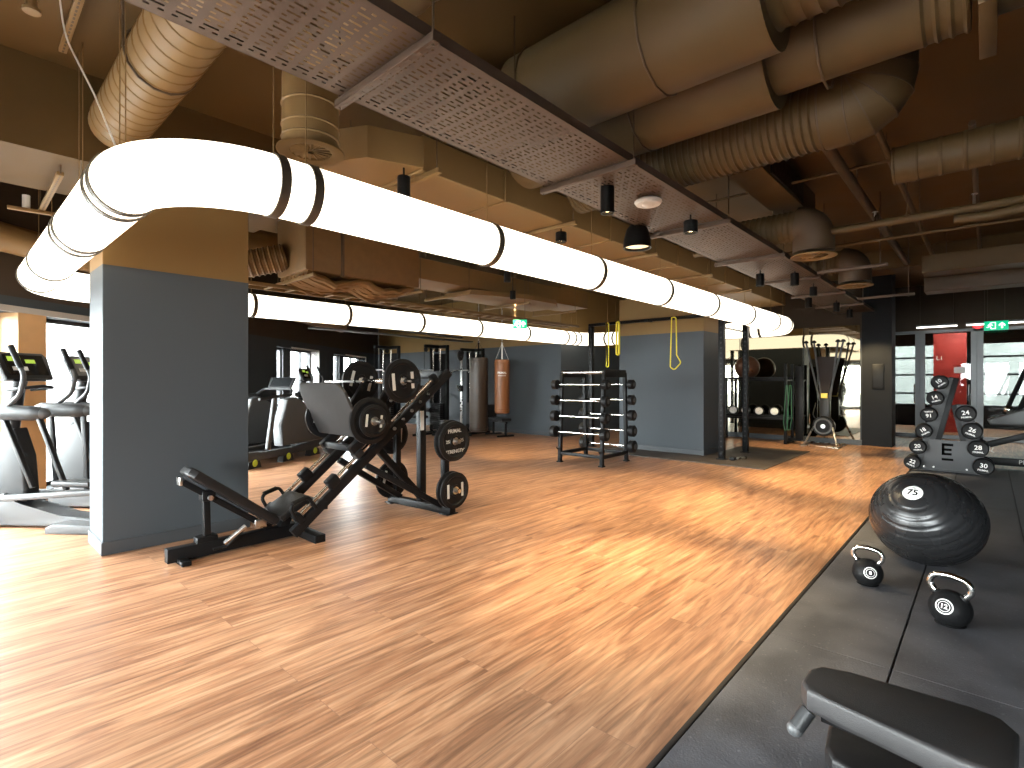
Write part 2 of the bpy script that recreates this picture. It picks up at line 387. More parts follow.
for i, (a, bb) in enumerate(WIN):
    fr = MB(); t = 0.05
    wbox(fr, a, bb, SILL, SILL+t, 0.22, 0.30); wbox(fr, a, bb, HEAD-t, HEAD, 0.22, 0.30)
    wbox(fr, a, a+t, SILL+t, HEAD-t, 0.22, 0.30); wbox(fr, bb-t, bb, SILL+t, HEAD-t, 0.22, 0.30)
    if bb-a > 0.7:
        k = a+(bb-a)*0.55
        wbox(fr, k-0.02, k+0.02, SILL+t, HEAD-t, 0.22, 0.30)
    if a > 10: wbox(fr, a+t, bb-t, 0.86, 0.90, 0.225, 0.295)
    wo = struct(fr.build('window_%d' % (i+1), dark_frame, smooth=0))
    g = MB(); wbox(g, a+t, bb-t, SILL+t, HEAD-t, 0.257, 0.263); g.build('pane', glass, wo, smooth=0)
    if i in (5, 7):
        g = MB(); wbox(g, bb, bb+0.02, SILL, HEAD+0.02, -0.012, 0.22); wbox(g, a-0.3, bb+0.02, HEAD, HEAD+0.03, -0.012, 0.22)
        g.build('reveal', white_pl, wo, smooth=0)
# head trim over the near windows
h = MB(); wbox(h, -0.5, 10.2, HEAD, HEAD+0.07, -0.04, -0.001); struct(h.build('trim_20', mat('pale_trim', (0.30, 0.27, 0.24), 0.5, 0, 0.05, 5), smooth=0))

def wallbox(name, x0, x1, y0, y1, z0=0.0, z1=ZC, m=grey_wall):
    k = MB(); k.box(((x0+x1)/2, (y0+y1)/2, (z0+z1)/2), (x1-x0, y1-y0, z1-z0)); return struct(k.build(name, m, smooth=0))
wallbox('wall_back', 10.83, 11.03, 8.16, 16.5)
wallbox('wall_return', 11.03, 14.0, 8.16, 8.36)
wallbox('wall_mirrored', 14.0, 14.2, 2.1, 8.36, m=dark_wall)
wallbox('wall_pier', 14.0, 14.6, 1.55, 2.1, m=mat('near_black_paint', (0.007, 0.0075, 0.009), 0.6, 0, 0.1, 4, spec=0.15))
wallbox('wall_passage', 14.6, 17.2, 2.0, 2.1, m=dark_wall)
wallbox('wall_right', -5.6, 21.7, -3.9, -3.7, m=dark_wall)
RW = [(-3.5, -1.2), (-0.9, 1.2)]          # invented windows behind the camera, added to light the foreground
wr = MB()
for (y0, y1, z0, z1) in ((-3.9, 3.2, 2.5, ZC), (-3.9, 3.2, 0, 0.3), (-3.9, -3.5, 0.3, 2.5), (-1.2, -0.9, 0.3, 2.5), (1.2, 3.2, 0.3, 2.5)):
    wr.box((-5.5, (y0+y1)/2, (z0+z1)/2), (0.2, y1-y0, z1-z0))
struct(wr.build('wall_rear', dark_wall, smooth=0))
for i, (y0, y1) in enumerate(RW):
    fr = MB()
    for y in (y0+0.03, (y0+y1)/2, y1-0.03): fr.box((-5.5, y, 1.4), (0.07, 0.06, 2.2))
    for z in (0.33, 2.47): fr.box((-5.5, (y0+y1)/2, z), (0.07, y1-y0, 0.06))
    o = struct(fr.build('window_%d' % (20+i), dark_frame, smooth=0))
    g = MB(); g.box((-5.5, (y0+y1)/2, 1.4), (0.006, y1-y0-0.1, 2.1)); g.build('pane', glass, o, smooth=0)
    portal('rear_portal', (-5.65, (y0+y1)/2, 1.4), (PI/2, 0, -PI/2), y1-y0, 2.2)
k = MB(); k.box((10.82, 12.3, 0.05), (0.02, 8.2, 0.1)); struct(k.build('baseboard_back', skirt, smooth=0))
k = MB(); k.box((13.975, 5.1, 0.06), (0.05, 6.0, 0.12)); struct(k.build('baseboard_mirror', skirt, smooth=0))
# mirrors on the far wall
ys = [2.12, 3.27, 4.75, 6.25, 7.75]; nm = ['beside the dark pier', 'behind the ball shelf', 'behind the second slate column', 'at the corner by the return wall']
for i in range(4):
    m = MB(); m.box((13.985, (ys[i]+ys[i+1])/2, 1.42), (0.03, ys[i+1]-ys[i]-0.012, 2.6), 0.003, seg=1)
    tag(m.build('wall_mirror', mirror_m), 'tall tinted wall mirror panel '+nm[i], 'mirror', 'mirror panels on the far wall')
# grey panel on the pier
m = MB(); m.box((13.985, 1.80, 1.55), (0.03, 0.22, 0.55), 0.01); tag(m.build('wall_panel', black), 'small black flush panel on the pier by the glass doors', 'panel')

# glass front to the lobby (X = 17)
hd = MB(); hd.box((17.05, -0.9, (2.74+ZC)/2), (0.1, 6.0, ZC-2.74)); struct(hd.build('wall_front', dark_wall, smooth=0))
def glazed(n, y0, y1, handle=None, post=0.075):
    fr = MB()
    fr.box((17.0, y0+post/2, 1.36), (0.08, post, 2.72), 0.004, seg=1); fr.box((17.0, y1-post/2, 1.36), (0.08, post, 2.72), 0.004, seg=1)
    fr.box((17.0, (y0+y1)/2, 2.70), (0.08, y1-y0, 0.07), 0.004, seg=1); fr.box((17.0, (y0+y1)/2, 0.05), (0.08, y1-y0, 0.10), 0.004, seg=1)
    o = struct(fr.build(n, alu))
    g = MB(); g.box((17.0, (y0+y1)/2, 1.38), (0.012, y1-y0-2*post, 2.58)); g.build('pane', door_glass, o, smooth=0)
    if handle is not None:
        h = MB(); h.tube(fillet([(16.95, handle, 0.9), (16.9, handle, 0.9), (16.9, handle, 1.35), (16.95, handle, 1.35)], 0.03, 4), 0.014, 8); h.build('handle', steel, o)
    return o
glazed('door_1', 1.30, 1.98, 1.40, 0.09)
glazed('door_2', 0.20, 1.30, 0.34, 0.11)
glazed('window_30', -1.35, 0.20, None, 0.12)
glazed('window_31', -3.0, -1.35, None)
wallbox('wall_front_side', 17.0, 17.1, -3.9, -3.0, m=dark_wall)
m = MB(); m.box((16.985, 0.52, 1.72), (0.006, 0.21, 0.15), 0); 
tag(m.build('notice_sheet', white), 'white paper notice taped to the glass door', 'notice')
# lobby beyond the glass
lw = MB()
lw.box((21.6, 1.0, 0.35), (0.15, 10, 0.7)); lw.box((21.6, 1.0, 3.25), (0.15, 10, 1.3))
for y in (-2.4, 0.42, 2.6): lw.box((21.6, y, 1.65), (0.15, 0.22, 1.95))
struct(lw.build('wall_lobby', dark_wall, smooth=0))
wallbox('wall_lobby_side', 17.2, 21.7, 5.0, 5.15, m=grey_wall)
lg = MB()
for z in (1.05, 1.65, 2.2): lg.box((21.6, 0.5, z), (0.06, 8, 0.06))
struct(lg.build('trim_21', dark_frame, smooth=0))
rw = MB(); rw.box((19.4, 0.80, 1.4), (0.3, 0.72, 2.8)); ro = struct(rw.build('wall_red', redwall_m, smooth=0))
text('L1', 0.16, frame((19.243, 1.02, 2.10), (-1, 0, 0)), white, 'lettering', ro)
portal('lobby_portal', (21.75, 0.8, 1.65), (PI/2, 0, PI/2), 7.5, 1.9)

fm_ = mat('pale_facade', (0.42, 0.41, 0.40), 0.8, 0, 0.1, 0.6)
k = MB(); wbox(k, 8.5, 27, -4, 14, 4.5, 5.0)
for d0 in range(9, 27, 3):
    for z0 in (0.6, 3.8, 7.0): wbox(k, d0, d0+1.3, z0, z0+1.8, 4.42, 4.5)
struct(k.build('sky_block_facade', fm_, smooth=0))  # building opposite, placed to block open sky from the far windows
k = MB(); k.box((27, 0, 4), (0.5, 18, 16)); struct(k.build('sky_block_facade', mat('grey_green_facade', (0.13, 0.14, 0.13), 0.8, 0, 0.35, 0.9), smooth=0))  # added facade that cuts the sky light entering the lobby
k = MB(); k.box((6, 6, -0.35), (120, 120, 0.2)); struct(k.build('exterior_pavement', mat('pavement', (0.20, 0.20, 0.195), 0.8, 0, 0.1, 2), smooth=0))

t = thing('lobby_fill_light', 'added square fill light in the lobby beyond the glass doors', 'light', (18.3, 0.5, 3.2))  # added lamp that brightens the lobby's red wall and floor
MB().box((0, 0, .04), (.62, .62, .08), .01).build('housing', alu, t); MB().box((0, 0, -.006), (.56, .56, .012), 0).build('diffuser', stripem, t)
MB().cyl((0, 0, .08), (0, 0, ZC-3.2), .012, 8).build('stem', alu, t)
l = bpy.data.lights.new('lobby_fill_lamp', 'AREA'); l.size = 0.55; l.energy = 160; l.color = (1, .95, .88)
o = bpy.data.objects.new('lobby_fill_lamp', l); COL.objects.link(o); o.parent = t; o.location = (0, 0, -.02)

# ================================================================== LIGHT RING
RX0, RX1, RY0, RY1, RZ, RR = 0.70, 11.75, 2.98, 7.92, 2.55, 0.168
ring = thing('ring_light', 'huge glowing white tubular light ring hung around the columns', 'light', ((RX0+RX1)/2, (RY0+RY1)/2, RZ))
hx, hy, br_ = (RX1-RX0)/2, (RY1-RY0)/2, 0.58
pts = []
for cx, cy, a0 in ((hx-br_, hy-br_, 0), (-hx+br_, hy-br_, 90), (-hx+br_, -hy+br_, 180), (hx-br_, -hy+br_, 270)):
    for k in range(13):
        a = math.radians(a0+90*k/12); pts.append((cx+br_*math.cos(a), cy+br_*math.sin(a), 0))
MB().tube(pts, RR, 32, closed=True).build('diffuser', ringem, ring, 60)
band_m = mat('ring_clamp_band', (0.085, 0.07, 0.05), 0.45, 0.3, 0.1, 10)
def band(x, y, d, wires=True, wd=0.026):
    t = Vector(d).normalized(); p = Vector((x, y, 0)); R1 = RR+0.008
    m = MB(); m.tube([p-t*wd, p-t*(wd-.0001), p+t*(wd-.0001), p+t*wd], [RR-0.01, R1, R1, RR-0.01], 32, cap=False)
    m.build('clamp_band', band_m, ring)
    if wires:
        q = MB(); q.cyl((x, y, RR), (x, y, ZC-RZ), 0.0035, 6); q.build('hanger_wire', brown_metal, ring)
cx0, cy0 = (RX0+RX1)/2, (RY0+RY1)/2
for X in (1.27, 1.46, 2.97, 4.47, 5.97, 7.45, 9.0, 10.4, 11.17): band(X-cx0, RY0-cy0, (1, 0, 0))
for X in (1.28, 3.06, 4.57, 6.09, 7.60, 9.13, 10.63, 10.95, 11.17): band(X-cx0, RY1-cy0, (1, 0, 0))
for Y in (3.56, 3.70, 4.85, 5.0, 6.4, 7.34): band(RX0-cx0, Y-cy0, (0, 1, 0))
for Y in (3.56, 3.76, 5.4, 7.1, 7.34): band(RX1-cx0, Y-cy0, (0, 1, 0))

# ================================================================== CEILING SERVICES
def perforated(x0, x1, y0, y1, z):
    """pressed cable tray floor: rows of slots cut right through"""
    m = MB(); bm = m.bm; PX, PY = 0.105, 0.0348
    nx = int(round((x1-x0)/PX)); PX = (x1-x0)/nx; ny = int(round((y1-y0)/PY))
    vs = {}
    def vtx(x, y):
        k = (round(x, 4), round(y, 4))
        if k not in vs: vs[k] = bm.verts.new((x, y, z))
        return vs[k]
    for i in range(nx):
        for j in range(ny):
            xa = x0+i*PX; ya = y0+j*PY
            if j % 2 == 0: sl = [(0.014, 0.076)]
            else: sl = [(0.008, 0.030), (0.060, 0.082)]
            if j in (0, ny-1): sl = []
            xs = [0.0]+[v for p in sl for v in p]+[PX]; yA, yB = ya+0.011, ya+PY-0.011
            for q in range(len(xs)-1):
                a, b_ = xa+xs[q], xa+xs[q+1]; hole = q % 2 == 1
                for (p0, p1, mid) in ((ya, yA, 0), (yA, yB, 1), (yB, ya+PY, 0)):
                    if hole and mid: continue
                    bm.faces.new((vtx(a, p0), vtx(b_, p0), vtx(b_, p1), vtx(a, p1)))
    # welds seams between rows that split differently
    L_ = nx*PX
    m.box((x0+L_/2, y0, z+0.03), (L_, 0.004, 0.06)); m.box((x0+L_/2, y1, z+0.03), (L_, 0.004, 0.06))
    return m
tray = thing('cable_tray', 'long perforated metal cable tray hung under the round ducts', 'cable tray', (0, 0, 0))
TY0, TY1, TZ = 1.87, 2.60, 3.0
xs = [-1.0, 1.48, 3.26, 5.06, 6.86, 8.66, 10.46, 12.26, 14.06, 15.86]
for a, b_ in zip(xs, xs[1:]): perforated(a, b_, TY0, TY1, TZ).build('tray_panel', tray_mat, tray, 0)
for X in xs[1:]:
    m = MB(); m.bar((X, TY0-0.07, TZ-0.03), (X, TY1+0.05, TZ-0.03), 0.042, 0.042, 0.003)
    for k in range(10): m.box((X-0.0, TY0-0.02+k*0.08, TZ-0.0515), (0.014, 0.035, 0.002))
    m.build('strut', tray_mat, tray)
    for Y in (TY0-0.045, TY1+0.03):
        MB().cyl((X, Y, TZ-0.06), (X, Y, ZC), 0.006, 6).build('threaded_rod', brown_dark, tray)

def duct_thing(name, label, cat='duct', group=None): return thing(name, label, cat, (0, 0, 0), 0, group)
def hanger(d, x, y, z, r):
    m = MB(); n = 14; m.tube([(x+(r+0.006)*math.cos(2*PI*k/n), y, z+(r+0.006)*math.sin(2*PI*k/n)) for k in range(n)], 0.008, 6, closed=True)
    for s in (-1, 1): m.cyl((x+s*(r+0.006), y, z), (x+s*(r+0.006), y, ZC), 0.005, 6)
    m.build('hanger', brown_dark, d)
# 1 spiral duct at the left
d = duct_thing('spiral_duct', 'brown spiral duct running up over the light ring by the first column')
spiral(MB(), [(0.95, 0.9, 3.5), (0.97, 5.30, 3.5)], 0.192, 0.13, 0.006).build('duct_run', brown_metal, d); hanger(d, 0.96, 3.9, 3.5, 0.2)
# 2 duct with round grille
def grille(mb_parent, x, y, z, R):
    MB().lathe([(R*0.62, 0.03), (R*0.62, 0.0), (R*0.8, -0.012), (R, -0.006), (R, 0.006), (R*0.7, 0.03)], (x, y, z), (0, 0, 1), 32).build('grille_rim', brown_metal, mb_parent)
    m = MB()
    for k in range(16):
        a = 2*PI*k/16; m.box((x+R*0.34*math.cos(a), y+R*0.34*math.sin(a), z+0.008), (R*0.56, R*0.10, 0.004), 0, Matrix.Rotation(a, 3, 'Z') @ Matrix.Rotation(0.6, 3, 'X'))
    m.cyl((x, y, z-0.004), (x, y, z+0.02), R*0.1, 12); m.build('grille_vane', brown_metal, mb_parent)
    MB().cyl((x, y, z+0.05), (x, y, z+0.052), R*0.6, 24).build('grille_throat', black, mb_parent)
d = duct_thing('round_duct', 'brown duct bending down to a round vaned grille above the light ring')
spiral(MB(), [(1.68, -1.2, 3.62), (1.68, 3.12, 3.62)], 0.175, 0.16, 0.005).build('duct_run', brown_metal, d)
P = fillet([(1.68, 3.02, 3.62), (1.68, 3.36, 3.62), (1.68, 3.36, 3.0)], 0.28, 4)
MB().tube(P, 0.18, 32).build('elbow', brown_metal, d, 14)
for z in (3.28, 3.14, 3.06): MB().lathe([(0.18, z-0.008), (0.188, z), (0.18, z+0.008)], (1.68, 3.36, 0), seg=32).build('seam_collar', brown_metal, d); grille(d, 1.68, 3.36, 2.985, 0.215)
# 3 big ducts across
d = duct_thing('round_duct', 'widest smooth duct sleeve crossing above the cable tray')
MB().tube([(2.92, y, 3.5) for y in (2.55, 2.5, 0.82)], [0.27, 0.31, 0.31], 40).build('duct_sleeve', shaded_metal, d, 50)
ribbed(MB(), fillet([(2.92, 2.56, 3.5), (2.92, 2.9, 3.5), (2.7, 3.15, 3.62)], 0.2, 5), 0.25, 0.05, 0.008).build('flexible_tail', shaded_metal, d)
ribbed(MB(), [(2.92, 0.82, 3.54), (2.92, -2.2, 3.54)], 0.24, 0.07, 0.012).build('flexible_run', shaded_metal, d)
for y in (1.45, 2.35): hanger(d, 2.92, y, 3.5, 0.312)
d = duct_thing('round_duct', 'smooth duct sleeve tucked beside the widest sleeve over the tray')
MB().tube([(3.58, y, 3.5) for y in (3.1, 1.0)], 0.30, 40).build('duct_sleeve', shaded_metal, d, 50)
MB().tube([(3.58, y, 3.53) for y in (1.0, 0.26)], 0.25, 40).build('duct_run', shaded_metal, d, 50)
ribbed(MB(), [(3.58, 0.26, 3.53), (3.58, 0.06, 3.53)], 0.245, 0.06, 0.012).build('flexible_run', shaded_metal, d)
MB().box((3.58, 0.0, 3.55), (0.58, 0.07, 0.66), 0.005).build('flange', shaded_metal, d)
MB().tube([(3.58, y, 3.53) for y in (-0.03, -2.5)], 0.22, 32).build('duct_tail', shaded_metal, d, 50)
for y in (0.72, 1.9): hanger(d, 3.58, y, 3.5, 0.302 if y > 0.93 else 0.27)
d = duct_thing('flexible_duct', 'ribbed flexible duct ending in a wide elbow that turns up')
ribbed(MB(), [(4.42, 3.1, 3.42), (4.42, 0.88, 3.42)], 0.235, 0.055, 0.012, 32).build('flexible_run', shaded_metal, d)
P = fillet([(4.42, 0.90, 3.42), (4.42, 0.59, 3.42), (4.42, 0.59, 3.9)], 0.27, 4)
MB().tube(P, 0.25, 32).build('elbow', shaded_metal, d, 12)
for i in range(len(P)-1):
    p = P[i]; t = (P[min(i+1, len(P)-1)]-P[max(i-1, 0)]).normalized()
    MB().tube([p-t*0.005, p+t*0.005], 0.255, 32).build('seam_collar', brown_dark, d)
# right spiral duct
d = duct_thing('spiral_duct', 'narrow brown spiral duct at the right, above the dumbbell rack')
spiral(MB(), [(5.7, 0.62, 3.35), (5.7, -2.6, 3.35)], 0.155, 0.16, 0.006).build('duct_run', shaded_metal, d)
MB().tube([(5.7, 0.5, 3.35), (5.7, 0.46, 3.35)], 0.165, 28).build('collar', shaded_metal, d); hanger(d, 5.7, -0.25, 3.35, 0.16)
# drops with round grilles
for i, (x, lab) in enumerate(((6.85, 'nearer short duct drop with a round grille right of the tray'), (9.4, 'farther short duct drop with a round grille right of the tray'))):
    d = duct_thing('round_duct', lab, 'duct', 'grille drops right of the tray')
    P = fillet([(x, 2.75, 3.28), (x, 1.5, 3.28), (x, 1.5, 2.95)], 0.22, 6)
    ribbed(MB(), P[:2]+P[2:3], 0.18, 0.06, 0.01).build('flexible_run', shaded_metal, d)
    MB().tube(P[1:], 0.215, 28).build('duct_drop', brown_dark, d, 50); grille(d, x, 1.5, 2.9, 0.24)
# flat rectangular duct along the ring
d = duct_thing('rectangular_duct', 'long flat rectangular duct running beside the near side of the ring')
m = MB(); m.box((7.5, 3.82, 3.24), (9.9, 1.10, 0.28), 0.006, seg=1); m.build('duct_run', brown_metal, d)
m = MB(); m.prism([(2.55, 3.27), (2.55, 4.37), (2.15, 4.15), (1.98, 3.75), (2.15, 3.42)], 0.24, Matrix.Translation((0, 0, 3.12))); m.build('end_cone', brown_metal, d)
for X in (2.6, 4.4, 6.2, 8.0, 9.8):
    m = MB(); m.bar((X, 3.12, 3.075), (X, 4.45, 3.075), 0.04, 0.04); m.build('strut', brown_metal, d)
    for Y in (3.16, 4.42): MB().cyl((X, Y, 3.06), (X, Y, ZC), 0.005, 6).build('threaded_rod', brown_dark, d)
for X in (3.5, 5.3, 7.1, 8.9):
    m = MB(); m.box((X, 3.82, 3.24), (0.03, 1.13, 0.31), 0.004, seg=1); m.build('joint_flange', brown_metal, d)
# insulated box duct under the far half of the ring
d = duct_thing('insulated_duct', 'wrapped box duct with sagging insulation inside the light ring')
m = MB(); m.box((4.05, 6.85, 3.27), (1.82, 0.84, 0.80), 0.04); m.build('duct_run', insul, d)
m = MB(); m.box((3.66, 6.85, 3.27), (0.05, 0.88, 0.84), 0.015); m.build('strap_band', brown_dark, d)
rnd = random.Random(3); m = MB()
for k in range(9):
    y = 6.5+k*0.085; m.tube([(3.18+0.13*j, y+rnd.uniform(-.02, .02), 2.86-0.13*abs(math.sin(PI*j/6.5))*(0.6+rnd.random()*0.5)) for j in range(14)], 0.05, 8)
m.build('sagging_wrap', insul, d)
for X in (3.2, 4.9):
    m = MB(); m.bar((X, 6.3, 2.80), (X, 7.4, 2.80), 0.04, 0.04); m.build('strut', brown_metal, d)
    for Y in (6.34, 7.36): MB().cyl((X, Y, 2.8), (X, Y, ZC), 0.005, 6).build('threaded_rod', brown_dark, d)
d = duct_thing('round_duct', 'smooth brown duct high under the slab behind the wrapped box duct')
MB().tube([(2.6, 8.0, 3.45), (10.5, 8.0, 3.45)], 0.24, 32).build('duct_run', brown_metal, d, 50)
for X in (3.6, 6.0, 8.4): hanger(d, X, 8.0, 3.45, 0.0) if False else MB().cyl((X, 8.0, 3.68), (X, 8.0, ZC), 0.006, 6).build('threaded_rod', brown_dark, d)
d = duct_thing('flexible_duct', 'loose ribbed flexible duct sagging beyond the first column')
ribbed(MB(), fillet([(2.2, 7.6, 3.12), (2.7, 7.25, 2.98), (3.15, 7.0, 3.12)], 0.3, 6), 0.17, 0.07, 0.02).build('flexible_run', insul, d)
d = duct_thing('rectangular_duct', 'rectangular duct run beyond the wrapped box duct, inside the ring')
m = MB(); m.box((7.3, 6.85, 3.2), (4.6, 0.7, 0.32), 0.006, seg=1); m.build('duct_run', brown_metal, d)
m = MB(); m.prism([(6.1, 6.5), (7.1, 6.15), (8.0, 6.15), (8.5, 6.5), (8.5, 7.2), (6.1, 7.2)], 0.08, Matrix.Translation((0, 0, 2.93))); m.build('branch_box', brown_metal, d)
for X in (5.9, 7.4, 8.9):
    m = MB(); m.bar((X, 6.3, 2.90), (X, 7.5, 2.90), 0.04, 0.04); m.build('strut', brown_metal, d)
    for Y in (6.34, 7.46): MB().cyl((X, Y, 2.9), (X, Y, ZC), 0.005, 6).build('threaded_rod', brown_dark, d)
d = duct_thing('ladder_tray', 'narrow ladder tray along the far side of the ring')
for Y in (7.15, 7.45):
    m = MB(); m.bar((2.3, Y, 2.74), (10.2, Y, 2.74), 0.02, 0.05); m.build('side_rail', brown_metal, d)
for k in range(26): MB().bar((2.45+k*0.3, 7.15, 2.73), (2.45+k*0.3, 7.45, 2.73), 0.03, 0.015, 0).build('rung', brown_metal, d)
for X in (2.8, 5.3, 7.8, 9.9): MB().cyl((X, 7.47, 2.72), (X, 7.47, ZC), 0.005, 6).build('threaded_rod', brown_dark, d)
# left round duct parallel to the windows
d = duct_thing('round_duct', 'ochre round duct at the far left above the windows')
a = Vector((0.6, 7.86, 2.98)); MB().tube([a-G*4.5, a-G*4.4, a+G*9, a+G*9.1], 0.155, 24).build('duct_run', brown_metal, d, 50)
for s in (-1.5, 1.5, 4.5): 
    q = a+G*s; MB().cyl((q.x, q.y, q.z+0.15), (q.x, q.y, ZC), 0.005, 6).build('threaded_rod', brown_dark, d)
d = duct_thing('flexible_duct', 'grey ribbed flexible hose under the ochre duct at far left')
a = Vector((-0.2, 8.55, 2.72)); ribbed(MB(), [a-G*3.2, a+G*1.4], 0.085, 0.035, 0.007, 16).build('flexible_run', grey_pl, d)
MB().cyl((a.x, a.y, 2.8), (a.x, a.y, ZC), 0.004, 6).build('hanger_wire', brown_dark, d)
# slotted channel drops at left
def slot_channel(label, p0, p1, cross=True):
    d = duct_thing('slotted_channel', label, 'bracket'); p0 = Vector(p0); p1 = Vector(p1)
    MB().bar(p0, p1, 0.045, 0.03, 0.002).build('channel', brown_metal, d)
    m = MB(); n = int((p1-p0).length/0.05)
    for k in range(n):
        q = p0+(p1-p0)*((k+0.5)/n); m.box(q-Vector((0, 0, 0.0155)), (0.012, 0.03, 0.002))
    m.build('slots', brown_dark, d)
    for q in (p0, p1): MB().cyl(q, (q.x, q.y, ZC), 0.006, 6).build('threaded_rod', brown_dark, d)
    return d
slot_channel('slotted channel bracket under the slab beside the spiral duct', (0.585, 3.9, 3.84), (0.60, 4.95, 3.84))
d = slot_channel('slotted channel with a pipe clamp left of the light ring', (0.66, 5.55, 3.13), (0.66, 6.80, 3.09))
m = MB(); m.bar((0.42, 6.70, 3.06), (0.84, 6.66, 3.06), 0.05, 0.03); m.build('cross_bar', brown_metal, d)
m = MB(); m.cyl((0.55, 6.70, 3.08), (0.55, 6.70, 3.2), 0.03, 10); m.build('clamp', white_pl, d)
m = MB(); m.cyl((0.38, 4.33, 3.9), (0.38, 4.33, 3.72), 0.03, 10); m.lathe([(0.0, 0), (0.045, 0), (0.045, 0.02), (0, 0.02)], (0.38, 4.33, 3.71))
tag(m.build('sprinkler_head', brown_metal), 'short capped pipe stub under the slab at top left', 'sprinkler')

for lab, pts in (('loose pale cable dangling to the ring corner beside the spiral duct', [(0.45, 4.0, 3.9), (0.50, 4.05, 3.5), (0.60, 3.8, 3.1), (0.68, 3.62, 2.73)]),
                 ('loose dark cable looping from the slab to the spiral duct', [(0.55, 3.6, 3.9), (0.66, 3.7, 3.78), (0.74, 3.85, 3.72), (0.80, 4.05, 3.58)])):
    o = MB().tube(fillet(pts, 0.3, 5), 0.005, 6).build('loose_cable', white_pl if 'pale' in lab else brown_dark); tag(o, lab, 'cable', 'loose cables under the slab')

# pipes
def pipe(label, p0, p1, r, hang, m_=shaded_metal):
    d = duct_thing('ceiling_pipe', label, 'pipe', 'pipes under the ceiling')
    p0 = Vector(p0); p1 = Vector(p1); MB().cyl(p0, p1, r, 14).build('pipe_run', m_, d)
    for fct in hang:
        q = p0+(p1-p0)*fct; MB().cyl(q, (q.x, q.y, ZC), 0.005, 6).build('threaded_rod', brown_dark, d)
        MB().box(q+Vector((0, 0, r)), (0.03, 0.03, 0.03)).build('clamp', shaded_metal, d)
    return d
d = pipe('thick sprinkler pipe crossing beyond the cable tray, nearest of the cross pipes', (6.8, 2.9, 3.14), (6.8, -3.6, 3.14), 0.04, (0.15, 0.35, 0.55))
for Y in (2.55, 0.9, 0.1, -1.2):
    m = MB(); m.cyl((6.8, Y, 3.18), (6.8, Y, 3.27), 0.012, 8); m.lathe([(0, 0), (0.03, 0), (0.03, 0.006), (0, 0.006)], (6.8, Y, 3.27), seg=12); m.build('sprinkler', steel, d)
m = MB(); m.tube(fillet([(6.8, 0.25, 3.06), (6.8, 0.0, 3.04), (6.8, -0.3, 3.07)], 0.1, 4), [0.05]*3+[0.04]*0 if False else 0.045, 12); m.build('valve', shaded_metal, d)
pipe('slim pipe crossing behind the thick sprinkler pipe', (7.85, 2.4, 3.2), (7.85, -3.6, 3.2), 0.02, (0.3, 0.6))
pipe('slim pipe crossing close under the slab right of the tray', (6.3, 2.6, 3.62), (6.3, -3.6, 3.62), 0.016, (0.3, 0.6))
pipe('pipe running away under the slab from the wide elbow', (4.9, 1.10, 3.62), (12.0, 1.10, 3.62), 0.05, (0.3, 0.7), brown_dark)
pipe('slim pipe running away under the slab over the narrow spiral duct', (4.9, 0.72, 3.66), (12.0, 0.72, 3.66), 0.03, (0.3, 0.7))
pipe('slim pipe running away above the dumbbell rack', (5.9, 0.1, 3.64), (11.9, 0.1, 3.64), 0.025, (0.3, 0.7), brown_dark)
d = duct_thing('rectangular_duct', 'short rectangular duct stub pointing at the grille drop right of the tray')
m = MB(); m.box((6.4, 1.78, 3.66), (2.1, 0.34, 0.30), 0.005, seg=1); m.build('duct_run', shaded_metal, d)
m = MB(); m.box((6.2, 1.60, 3.66), (1.2, 0.02, 0.26), 0.002, seg=1); m.build('dark_side_panel', black, d)  # black panel over the right-hand side of the duct
d = duct_thing('rectangular_duct', 'rectangular duct crossing high in front of the glass doors')
m = MB(); m.box((11.0, -0.9, 3.35), (0.4, 3.4, 0.28), 0.006, seg=1); m.build('duct_run', shaded_metal, d)
for Y in (0.5, -1.5):
    MB().cyl((11.0, Y, 3.4), (11.0, Y, ZC), 0.006, 6).build('threaded_rod', brown_dark, d)
d = duct_thing('rectangular_duct', 'lower dark rectangular duct nearest the glass doors')
m = MB(); m.box((12.9, -0.9, 3.28), (0.5, 3.6, 0.26), 0.006, seg=1); m.build('duct_run', brown_dark, d)
for Y in (0.5, -1.5): MB().cyl((12.9, Y, 3.4), (12.9, Y, ZC), 0.006, 6).build('threaded_rod', brown_dark, d)
# trapeze hangers right of the tray
for i, (x, y0, y1, z) in enumerate(((8.2, 0.95, 1.75, 2.95), (10.9, 0.9, 1.7, 2.9))):
    d = duct_thing('trapeze_hanger', ('nearer' if i == 0 else 'farther')+' empty trapeze hanger right of the tray', 'bracket', 'trapeze hangers')
    MB().bar((x, y0, z), (x, y1, z), 0.04, 0.04).build('strut', tray_mat, d)
    for y in (y0+0.08, y1-0.08): MB().cyl((x, y, z-0.04), (x, y, ZC), 0.007, 6).build('threaded_rod', tray_mat, d)
# flat struts and a lighting track near the windows beyond the ring
for i, (x0, y0, x1, y1, z, lab) in enumerate(((4.2, 9.2, 9.5, 10.6, 2.62, 'pale service rail below the far ceiling near the windows'), (5.2, 10.4, 10.2, 10.9, 2.56, 'second pale service rail nearest the far windows'))):
    d = duct_thing('service_rail', lab, 'rail')
    MB().bar((x0, y0, z), (x1, y1, z), 0.22, 0.03, 0.004).build('rail', grey_pl, d)
    for q in (0.15, 0.85): MB().cyl((x0+(x1-x0)*q, y0+(y1-y0)*q, z), (x0+(x1-x0)*q, y0+(y1-y0)*q, ZC), 0.005, 6).build('threaded_rod', brown_dark, d)

